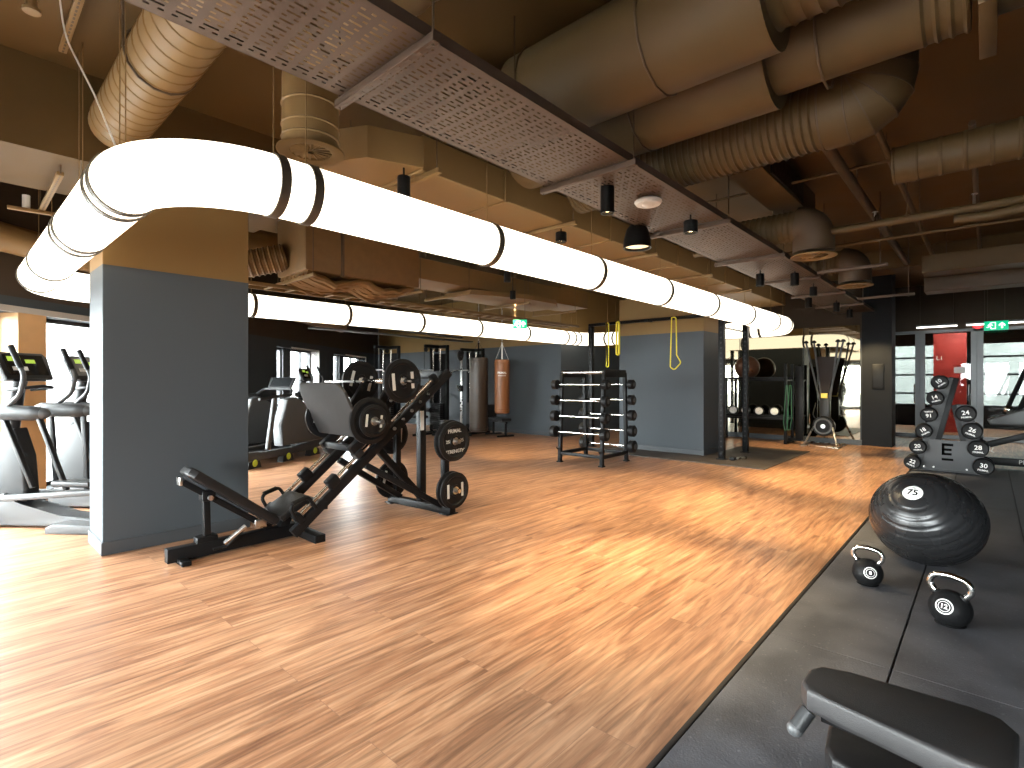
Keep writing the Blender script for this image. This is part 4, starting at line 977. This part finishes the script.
# ---- cross trainers by the window (they face the window)
def cross_trainer(label, x, y):
    t = thing('cross_trainer', label, 'cross trainer', (x, y, 0), GA+PI/2, 'cross trainers by the windows')
    b_ = lambda name, mb, m_, sm=40: mb.build(name, m_, t, sm)
    hull = [(.32, .02), (.34, .10), (.22, .30), (.05, .34), (-.12, .22), (-.55, .13), (-.98, .10), (-1.02, .02)]
    m = MB(); m.prism(hull, .22, xz(.11), .02); b_('base_hull', m, silver)
    m = MB(); m.prism([(-.55, .0), (-.55, .055), (-.62, .09), (-1.02, .09), (-1.06, .05), (-1.06, .0)], .56, xz(.28), .012); b_('rear_foot', m, silver)
    m = MB(); m.box((.25, 0, .03), (.12, .56, .06), .015); b_('front_foot', m, dgrey)
    b_('front_post', MB().tube(fillet([(.16, 0, .25), (.10, 0, .8), (.02, 0, 1.35), (-.03, 0, 1.52)], .2, 5), [.075]*1+[.065]*99 if False else .06, 14), dgrey)
    m = MB(); m.prism([(.24, .25), (.26, .62), (.12, .95), (-.02, .98), (-.12, .7), (-.16, .25)], .16, xz(.08), .03); b_('drive_housing', m, dgrey)
    # capsule housings at the pivot
    for s in (-1, 1):
        m = MB(); m.lathe([(0, -.04), (.05, -.03), (.07, .02), (.075, .12), (.07, .42), (.055, .52), (.03, .56), (0, .57)], (.02, s*.24, 1.15), (-1, 0, -.02), 20); b_('pivot_housing', m, dgrey)
        m = MB(); m.lathe([(0, .50), (.058, .50), (.05, .545), (.02, .58), (0, .585)], (.02, s*.24, 1.15), (-1, 0, -.02), 20); b_('housing_tip', m, silver)
        m = MB(); m.lathe([(0, -.05), (.045, -.045), (.073, .02), (.076, .06), (0, .06)], (.02, s*.24, 1.15), (-1, 0, -.02), 20); b_('housing_cap', m, silver)
        # swinging handle
        b_('swing_handle', MB().tube(fillet([(-.12, s*.25, 1.18), (-.30, s*.27, 1.32), (-.34, s*.27, 1.50), (-.20, s*.27, 1.78)], .14, 6), .021, 12), grey_pl)
        b_('handle_grip', MB().cyl((-.305, s*.27, 1.57), (-.20, s*.27, 1.785), .026, 12), rubber)
        # hanging links and pedals
        ph = .12*s
        b_('pedal_link', MB().bar((-.10, s*.24, 1.10), (-.28-ph, s*.24, .38+.05*s), .05, .035, .01), dgrey)
        b_('pedal_link', MB().bar((-.46, s*.24, 1.10), (-.62-ph, s*.24, .36+.05*s), .05, .035, .01), dgrey)
        b_('pedal_arm', MB().bar((.10, s*.17, .30), (-.90-ph, s*.20, .34+.05*s), .06, .06, .02), grey_pl)
        m = MB(); m.prism([(-.20, -.075), (.17, -.075), (.20, -.04), (.20, .04), (.17, .075), (-.20, .075)], .05, Matrix.Translation((-.68-ph, s*.22, .40+.05*s)), .015); b_('pedal', m, dgrey)
        m = MB(); m.prism([(-.17, -.05), (.15, -.05), (.15, .05), (-.17, .05)], .008, Matrix.Translation((-.68-ph, s*.22, .448+.05*s)), .002); b_('pedal_tread', m, rubber)
        b_('roller', MB().cyl((-.92-ph, s*.16, .29), (-.92-ph, s*.24, .29), .07, 18), silver)
    # console facing the user
    n = Vector((-.82, 0, .36)).normalized(); fm = frame((-.08, 0, 1.60), n)
    m = MB(); m.prism([(-.24, -.14), (.24, -.14), (.26, .10), (.22, .15), (-.22, .15), (-.26, .10)], .05, fm @ Matrix.Translation((0, 0, -.05)), .015); c_ = b_('console', m, dgrey)
    m = MB(); m.prism([(-.20, -.10), (.20, -.10), (.20, .12), (-.20, .12)], .003, fm); m.build('screen', screen_on, c_)
    for q, (x0, x1, y0, y1) in enumerate(((-.17, -.04, .05, .10), (.0, .10, .03, .07), (-.15, .0, -.05, -.01))):
        m = MB(); m.prism([(x0, y0), (x1, y0), (x1, y1), (x0, y1)], .002, fm @ Matrix.Translation((0, 0, .003))); m.build('screen_readout', screen_gr if q != 2 else white_pl, c_)
    m = MB(); m.box((-.06, 0, 1.46), (.14, .34, .03), .01); b_('shelf', m, dgrey)
    b_('fixed_handle', MB().tube(fillet([(.0, -.12, 1.36), (-.22, -.18, 1.38), (-.26, 0, 1.40), (-.22, .18, 1.38), (.0, .12, 1.36)], .08, 4), .016, 10), dgrey)
    m = MB(); m.box((.02, -.085, .55), (.14, .004, .05), 0.0); b_('side_badge', m, lime)
    return t
cross_trainer('cross trainer by the near window, partly out of frame', .54, 7.20)
cross_trainer('cross trainer by the near window, half hidden by the slate column', 1.12, 7.72)
cross_trainer('cross trainer by the far windows, beyond the grey treadmill', 5.55, 11.45)

# ---- treadmills
def treadmill(label, x, y):
    t = thing('treadmill', label, 'treadmill', (x, y, 0), 0.50, 'treadmills behind the first column')
    b_ = lambda name, mb, m_, sm=40: mb.build(name, m_, t, sm)
    for s, yy in (('a', .05), ('b', .75)):
        m = MB(); m.prism([(-.3, .16), (-.25, .30), (.4, .24), (1.2, .24), (2.25, .34), (2.3, .22), (1.7, .12), (.1, .12)], .10, xz(yy+.05), .015); b_('side_rail', m, silver)
        for xx in (.1, .95, 1.75):
            m = MB(); m.prism([(-.16, 0), (.16, 0), (.12, .12), (-.12, .12)], .13, Matrix.Translation((xx, 0, 0)) @ xz(yy+.065), .01); b_('foot', m, dgrey)
            m = MB(); m.lathe([(0, 0), (.06, 0), (.055, .006), (0, .008)], (xx, (yy-.066) if s == 'a' else (yy+.066), .09), (0, -1 if s == 'a' else 1, 0), 20); b_('lime_badge', m, lime)
    bl_ = MB(); n = 26
    for k in range(n):
        q = k/(n-1); xx = -.22+2.35*q; zz = .17+.22*(q-.45)**2; bl_.box((xx, .40, zz), (.086, .56, .03), .004, Matrix.Rotation(-math.atan(.44*(q-.45)/1.5), 3, 'Y'), 1)
    b_('slat_belt', bl_, rubber)
    m = MB(); m.prism([(.72, .30), (.68, .66), (.86, 1.12), (1.10, 1.16), (1.86, .80), (1.98, .42), (1.9, .30)], .20, xz(.12), .03); b_('side_housing', m, grey_pl)
    m = MB(); m.prism([(.72, .30), (.68, .66), (.86, 1.12), (1.10, 1.16), (1.86, .80), (1.98, .42), (1.9, .30)], .20, xz(.88), .03); b_('side_housing', m, grey_pl)
    w_ = MB(); w_.lathe([(0, 0), (.10, 0), (.12, .012), (.22, .014), (.25, .0), (.25, -.02), (0, -.02)], (1.62, -.095, .66), (0, -1, 0), 32); fw = b_('flywheel', w_, black)
    m = MB()
    for k in range(5):
        a = 2*PI*k/5; m.bar((1.62+.07*math.cos(a), -.112, .66+.07*math.sin(a)), (1.62+.19*math.cos(a+.5), -.112, .66+.19*math.sin(a+.5)), .012, .03, .004, up=(0, 1, 0))
    m.build('flywheel_spokes', silver, fw)
    for yy in (.03, .77):
        b_('upright', MB().bar((.46, yy, .26), (.64, yy, 1.16), .06, .10, .02), silver)
        b_('hand_rail', MB().tube(fillet([(.25, yy, 1.14), (.62, yy, 1.17), (1.1, yy, 1.20)], .1, 4), .026, 12), dgrey)
    b_('cross_bar', MB().tube(fillet([(1.08, .03, 1.2), (1.2, .1, 1.3), (1.2, .7, 1.3), (1.08, .77, 1.2)], .08, 4), .026, 12), dgrey)
    n_ = Vector((-.85, 0, .5)).normalized(); fm = frame((1.28, .40, 1.42), n_)
    m = MB(); m.prism([(-.25, -.13), (.25, -.13), (.27, .12), (-.27, .12)], .05, fm @ Matrix.Translation((0, 0, -.05)), .015); c_ = b_('console', m, dgrey)
    m = MB(); m.prism([(-.21, -.09), (.21, -.09), (.21, .10), (-.21, .10)], .003, fm); m.build('screen', screen_on, c_)
    return t
treadmill('grey curved treadmill with lime badges right of the slate column', 3.42, 8.92)

# ---- ball shelf before the mirror
bs = thing('storage_rack', 'black storage rack before the mirror with balls on its shelves', 'rack', (13.35, 4.15, 0))
for x in (-.28, .28):
    for y in (-.72, .82): MB().bar((x, y, .0), (x, y, 1.85 if y < 0 else 1.55), .06, .06, up=(0, 1, 0)).build('upright', black, bs)
for z in (1.47, .57):
    m = MB(); m.box((0, .05, z), (.60, 1.56, .04), .006); m.build('shelf', black, bs)
    for x in (-.30, .30): MB().bar((x, -.75, z+.05), (x, .85, z+.05), .012, .05).build('shelf_lip', black, bs)
MB().bar((-.28, -.72, .03), (.28, -.72, .03), .06, .06).build('foot', black, bs); MB().bar((-.28, .82, .03), (.28, .82, .03), .06, .06).build('foot', black, bs)
m = MB(); m.box((-.05, -.95, .95), (.05, .16, 1.7), .006); m.build('side_panel', black, bs); MB().bar((-.05, -.72, .1), (-.05, -1.0, .1), .05, .06).build('panel_foot', black, bs)
def gym_ball(label, loc, r, m_, group=None):
    o = MB()
    prof = []
    for k in range(49):
        a = -PI/2+PI*k/48; g = .012*r if k % 6 == 0 and 0 < k < 48 else 0
        prof.append((max(0, (r-g)*math.cos(a)), (r-g)*math.sin(a)))
    prof[0] = (0, -r); prof[-1] = (0, r)
    o.lathe(prof, (0, 0, 0), (0.3, .8, .5), 40); q = o.build('exercise_ball', m_, None, 60, loc); return tag(q, label, 'exercise ball', group)
gym_ball('shiny bronze exercise ball on the top shelf of the rack', (13.33, 4.36, 1.494+.285), .285, copper)
for i, (y, lab) in enumerate(((4.66, 'farthest from the green bands'), (4.37, 'second farthest from the green bands'), (4.06, 'second closest to the green bands'), (3.72, 'closest to the green bands'))):
    t = thing('medicine_ball', 'black white-marked medicine ball on the low shelf, '+lab, 'medicine ball', (13.23, y, .718), 0, 'medicine balls on the low shelf')
    MB().ball((0, 0, 0), .125, 24).build('body', rubber, t)
    o = MB(); o.lathe([(0, .127), (.05, .1165), (.085, .093), (.084, .092), (.05, .1155), (0, .126)], (0, 0, 0), (-1, -.35, .25), 20); o.build('white_mark', white, t)
for i, (y, lab) in enumerate(((3.40, 'green loop band hung on the rack post, left strand pair'), (3.33, 'green loop band hung on the rack post, right strand pair'))):
    loop_band(lab, [(13.02, y, 1.35), (13.02, y-.03, 1.35), (13.02, y-.04, .6), (13.02, y+.02, .2), (13.02, y+.06, .5)], green_rb, .009, 'green bands')

# ---- air-resistance ski machine before the mirror
sk = thing('ski_machine', 'upright air ski machine with splayed poles before the mirror', 'ski machine', (13.40, 2.72, 0))
MB().tube([(-.42, -.36, .02), (.36, -.36, .02), (.36, .36, .02), (-.42, .36, .02)], .02, 8, closed=True).build('base_frame', steel, sk)
for s in (-1, 1): MB().bar((-.38, s*.32, .03), (.02, s*.12, .62), .03, .03).build('strut', steel, sk)
MB().box((.10, 0, .80), (.16, .20, .56), .02).build('column', dgrey, sk)
m = MB(); m.lathe([(0, .07), (.06, .07), (.065, .06), (.13, .06), (.14, .075), (.205, .075), (.225, .05), (.225, -.05), (.205, -.075), (0, -.075)], (-.05, 0, .44), (-1, 0, 0), 40); fw = m.build('flywheel', black, sk)
m = MB(); m.lathe([(0, .076), (.045, .076), (.045, .082), (0, .082)], (-.05, 0, .44), (-1, 0, 0), 20); m.build('flywheel_cap', steel, fw)
m = MB(); m.lathe([(.145, .0765), (.175, .08), (.18, .0765)], (-.05, 0, .44), (-1, 0, 0), 40); m.build('flywheel_ring', grey_pl, fw)
m = MB(); m.box((-.0, 0, 1.12), (.05, .13, .11), .01); m.build('monitor', mat('yellow_label', (.8, .62, .12), .5, 0, .05, 8), sk)
for y0, y1 in ((-.06, -.37), (-.10, -.27), (.06, .20), (.10, .36)):
    MB().cyl((.06, y0, 1.0), (-.02, y1, 2.32), .02, 10).build('pole', grey_pl, sk)
    MB().lathe([(0, 0), (.05, 0), (.05, .03), (.02, .06), (0, .06)], (-.02, y1, 2.31), seg=14).build('pole_cap', black, sk)
MB().prism([(-.22, 2.0), (.20, 2.0), (.05, 1.1), (-.05, 1.1)], .02, yz(.08)).build('shield', mat('amber_plastic', (.018, .009, .005), .7, 0, .1, 6), sk)
MB().tube(fillet([(-.04, .16, .95), (-.16, .2, .7), (-.1, .12, .55)], .1, 4), .012, 8).build('handle', rubber, sk)

# ---- dumbbell rack and dumbbells
DX = 10.72
dr = thing('dumbbell_rack', 'dark grey A-shaped dumbbell rack with a cut letter E', 'dumbbell rack', (DX, .45, 0))
def dl(y, z): return (y-.45, z)
for (yb, yt, zt, dy) in ((.86, .50, 1.50, .0), (.02, .26, 1.08, .0)):
    s = 1 if yb > yt else -1
    for x in (-.055, .055):
        poly = [dl(yb-s*.13, .02), dl(yb+s*.03, .02), dl(yt+s*.06, zt), dl(yt-s*.10, zt)]
        MB().prism(poly, .012, yz(x-.006), .0).build('side_panel', dgrey, dr)
    MB().bar((0, dl(yb-s*.14, 0)[0], .02), (0, dl(yt-s*.11, 0)[0], zt), .012, .125, .002, up=(0, 1, 0)).build('edge_bar', black, dr)
pn = MB(); pn.prism([dl(.80, .05), dl(.02, .05), dl(.07, .52), dl(.70, .52)], .012, yz(-.066), .002); pn.build('front_panel', mat('rack_grey', (0.030, 0.031, 0.033), 0.5, 0, 0.1, 8), dr)
pn = MB(); pn.prism([dl(.80, .02), dl(.02, .02), dl(.02, .05), dl(.80, .05)], .12, yz(-.06), .004); pn.build('base', dgrey, dr)
em = MB()
for (y0, y1, z0, z1) in ((.40, .54, .43, .47), (.505, .54, .30, .47), (.42, .54, .285, .32), (.42, .54, .355, .39), (.40, .54, .20, .235)):
    em.prism([dl(y1, z0), dl(y0, z0), dl(y0, z1), dl(y1, z1)], .003, yz(-.0685))
em.build('letter_cutout', mat('deep_black', (0.002, 0.002, 0.002), 0.8, 0, 0.05, 8, spec=0.05), dr)
for y in (.76, .64, .24, .10): MB().cyl((-.066, y-.45, .085), (-.078, y-.45, .085), .014, 10).build('bolt_head', steel, dr)
def dumbbell(label, y, z, R, num, spin=0.0, up=False):
    t = thing('dumbbell', label, 'dumbbell', (DX-.02, y, z), 0, 'dumbbells on the A-shaped rack')
    MB().cyl((-.08, 0, 0), (.08, 0, 0), .017, 14).build('handle', chrome, t)
    for s in (-1, 1):
        x0 = s*.07; L_ = .13
        h = MB().lathe([(0, 0), (R*.75, 0), (R, .02), (R, L_-.02), (R*.94, L_-.006), (R*.88, L_), (R*.80, L_-.004), (0, L_-.004)], (x0, 0, 0), (s, 0, 0), 32).build('head', rubber, t)
        if s < 0:
            fm = frame((x0-L_+.003, 0, 0), (-1, 0, 0), spin=spin)
            text(num, R*.72, fm @ Matrix.Translation((0, R*.12, 0)), white, 'number', h, .0012)
            text('PRIMAL', R*.30, fm @ Matrix.Translation((0, -R*.42, 0)), white, 'lettering', h, .001)
for (y, z, num, sp_, lab) in ((.53, 1.43, '10', .7, 'top dumbbell marked 10'), (.585, 1.18, '14', .35, 'dumbbell marked 14, just under the top one'), (.66, .92, '16', PI+.1, 'dumbbell marked 16 upside down'), (.725, .66, '18', .6, 'dumbbell marked 18, tilted number'), (.80, .40, '20', .12, 'dumbbell marked 20 on the long arm'), (.87, .145, '22', -.35, 'lowest dumbbell of the long arm marked 22')):
    dumbbell(lab, y+.03, z, .112, num, sp_)
for (y, z, num, sp_, lab) in ((.26, .95, '24', .15, 'top dumbbell of the short arm marked 24'), (.19, .69, '26', -.35, 'dumbbell marked 26 on the short arm'), (.12, .43, '28', 0, 'dumbbell marked 28 on the short arm'), (.06, .165, '30', -.1, 'lowest dumbbell of the short arm marked 30')):
    dumbbell(lab, y-.01, z, .126, num, sp_)

# ---- bench and loaded bar right of the rack
t = thing('incline_bench', 'black incline bench with a grey pad right of the dumbbell rack', 'bench', (11.75, -.45, 0))
MB().bar((-.1, .55, .14), (-.05, -.95, .14), .10, .12, .01).build('base_beam', black, t)
MB().bar((-.1, .85, .24), (-.05, -.85, .92), .07, .10, .01).build('sloped_beam', black, t)
text('PRIMAL', .10, frame((-.142, .52, .37), (-1, 0, 0), spin=-.38), white, 'lettering', t)
text('PRIMAL', .09, frame((-.135, -.06, .15), (-1, 0, 0)), offwhite, 'lettering', t)
m = MB(); m.prism([(-.35, .86), (.22, 1.12), (.50, .72), (-.55, .56)], .34, Matrix.Translation((-.05, 0, .0)) @ yz(0), .03) if False else m.prism([(.42, .72), (.46, .80), (-.10, 1.06), (-.80, .86), (-.80, .72)], .34, yz(.02), .03)
m.build('pad', mat('grey_vinyl', (.07, .07, .068), .45, 0, .1, 10), t)
MB().bar((.15, -.15, .0), (.15, -.15, .74), .06, .06, up=(0, 1, 0)).build('post', black, t)
MB().bar((-.25, .5, .03), (.35, .5, .03), .08, .06).build('foot', black, t); MB().bar((-.25, -.9, .03), (.35, -.9, .03), .08, .06).build('foot', black, t)
for s in (.1, .25): MB().bar((.1, s, .9), (.3, s-.3, 1.75), .05, .05).build('back_arm', black, t)
MB().ball((.1, .2, .98), .07, 16).build('adjust_knob', chrome, t)

# ---- big exercise ball on the mat
n_ = Vector((-.72, .165, .66)).normalized(); r_ = .368; prof = []
for k in range(97):
    a = -PI/2+PI*k/96; g = 0
    if k > 30 and k % 6 == 0 and k < 90: g = .005
    prof.append((max(0, (r_-g)*math.cos(a)), (r_-g)*math.sin(a)))
prof[0] = (0, -r_); prof[-1] = (0, r_)
eb = thing('exercise_ball', 'big black ribbed exercise ball marked 75 on the rubber floor', 'exercise ball', (5.24, .36, .012))
SQ = .965; bm_ = MB().lathe(prof, (0, 0, 0), n_, 64)
for v in bm_.bm.verts: v.co = Vector((v.co.x*1.02, v.co.y*1.02, v.co.z*SQ+r_*SQ))
body = bm_.build('body', mat('glossy_black_vinyl', (0.016, 0.016, 0.017), 0.27, 0, 0.1, 6), eb, 60)
def on_ball(o):
    for v in o.data.vertices:
        x, y, z = v.co; d_ = (frame((0, 0, 0), n_).to_3x3() @ Vector((x, y, 0))) + n_*math.sqrt(max(r_*r_-x*x-y*y, 0)); d_ = d_.normalized()*(r_+.001+z)
        v.co = Vector((d_.x*1.02, d_.y*1.02, d_.z*SQ+r_*SQ))
disc_ = MB()
ring_pts = [[disc_.bm.verts.new((rr*math.cos(2*PI*q/40), rr*math.sin(2*PI*q/40), .001)) for q in range(40)] for rr in (.012, .03, .05, .063)]
disc_.bm.faces.new(ring_pts[0])
for A_, B_ in zip(ring_pts, ring_pts[1:]):
    for q in range(40): disc_.bm.faces.new((A_[q], A_[(q+1) % 40], B_[(q+1) % 40], B_[q]))
lb = disc_.build('label_disc', white, body); on_ball(lb)
o = text('75', .07, Matrix.Translation((0, .002, .002)), black_gl, 'number', body, .0006, .02); on_ball(o)
o = text('cm', .018, Matrix.Translation((0, .045, .002)), black_gl, 'lettering', body, .0006); on_ball(o)

# ---- kettlebells
def kettlebell(label, x, y, k, num, rz, face):
    t = thing('kettlebell', label, 'kettlebell', (x, y, .012), rz, 'kettlebells on the rubber floor'); r = .098*k; zc = .088*k
    prof = [(0, 0), (.062*k, 0), (.070*k, .004)]
    for q in range(4, 25):
        a = -PI/2+PI*q/24
        if zc+r*math.sin(a) > .006: prof.append((max(0, r*math.cos(a)), zc+r*math.sin(a)))
    prof[-1] = (0, zc+r)
    b_ = MB().lathe(prof, seg=40).build('body', rubber, t, 60)
    w = .098*k; hz = .262*k
    P_ = fillet([(0, -.055*k, .150*k), (0, -w*1.03, .205*k), (0, -w*.80, hz-.006*k), (0, 0, hz+.006*k), (0, w*.80, hz-.006*k), (0, w*1.03, .205*k), (0, .055*k, .150*k)], .065*k, 6)
    MB().tube(P_, .0165*k, 14).build('handle', chrome, t, 60)
    for s in (-1, 1): MB().tube([(0, s*.048*k, .140*k), (0, s*.068*k, .168*k)], [.03*k, .021*k], 14).build('collar', rubber, t)
    n = Vector(face).normalized(); R_ = frame((0, 0, 0), n).to_3x3(); c_ = Vector((0, 0, zc))
    def wrap(o):
        for v in o.data.vertices:
            x_, y_, z_ = v.co; q = Vector((x_, y_, math.sqrt(max(r*r-x_*x_-y_*y_, 0)))).normalized()*(r+.0012+z_); v.co = c_+R_ @ q
    for r0, r1 in ((.034*k, .040*k), (.024*k, .027*k)):
        m = MB(); A = [[m.bm.verts.new((rr*math.cos(2*PI*q/32), rr*math.sin(2*PI*q/32), .0)) for q in range(32)] for rr in (r0, r1)]
        for q in range(32): m.bm.faces.new((A[0][q], A[0][(q+1) % 32], A[1][(q+1) % 32], A[1][q]))
        o = m.build('label_ring', white, b_); wrap(o)
    o = text(num, .034*k, Matrix.Translation((0, .0, .0005)), white, 'number', b_, .0006, .02); wrap(o)
    return t
kettlebell('smaller black kettlebell with chrome handle, nearer the wood floor', 4.43, .63, .96, '8', -.12, (-.86, -.40, .24))
kettlebell('larger black kettlebell with chrome handle, in front of the ball', 4.03, .165, 1.07, '12', -.30, (-.9, -.04, .30))

# ---- foreground bench
bench_vinyl = mat('brightened_black_vinyl', (0.026, 0.0245, 0.025), 0.45, 0, 0.15, 12, 0.25, 350)  # black vinyl lightened to stand in for light from behind the view
fb = thing('weight_bench', 'grey-black padded bench cut off by the bottom corner of the view', 'bench', (1.93, .18, .012))
def fl(x, y): return (x-1.93, y-.16)
pad = [fl(2.075, .33), fl(2.05, .405), fl(2.0, .432), fl(1.90, .432), fl(1.855, .405), fl(1.845, .34), fl(1.775, .04), fl(1.782, -.03), fl(1.83, -.075), fl(2.03, -.085), fl(2.085, -.05), fl(2.10, .02)]
MB().prism(pad, .07, Matrix.Translation((0, 0, .388)), .014).build('pad', bench_vinyl, fb)
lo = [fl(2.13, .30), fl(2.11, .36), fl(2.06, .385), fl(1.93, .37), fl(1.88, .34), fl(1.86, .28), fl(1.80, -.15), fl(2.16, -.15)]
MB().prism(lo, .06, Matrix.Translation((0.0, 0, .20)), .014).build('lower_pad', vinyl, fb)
MB().bar((0.02, .22, .36), (0, -.45, .36), .06, .05).build('pad_beam', black, fb)
MB().bar((.02, -.10, .08), (.02, -.10, .38), .05, .05, up=(0, 1, 0)).build('post', black, fb)
MB().bar((.04, .10, .03), (.04, -.55, .03), .07, .06).build('base_beam', black, fb)
MB().bar((-.12, .06, .02), (.22, .06, .02), .06, .04).build('foot', black, fb)
MB().cyl((-.03, .25, .37), (-.06, .28, .315), .024, 14).build('grip', dgrey, fb); MB().ball((-.062, .282, .312), .025, 14).build('grip_end', grey_pl, fb)
MB().tube(fillet([(-.12, -.05, .37), (-.16, -.06, .33), (-.13, -.10, .30)], .03, 4), .012, 10).build('adjust_pin', chrome, fb)
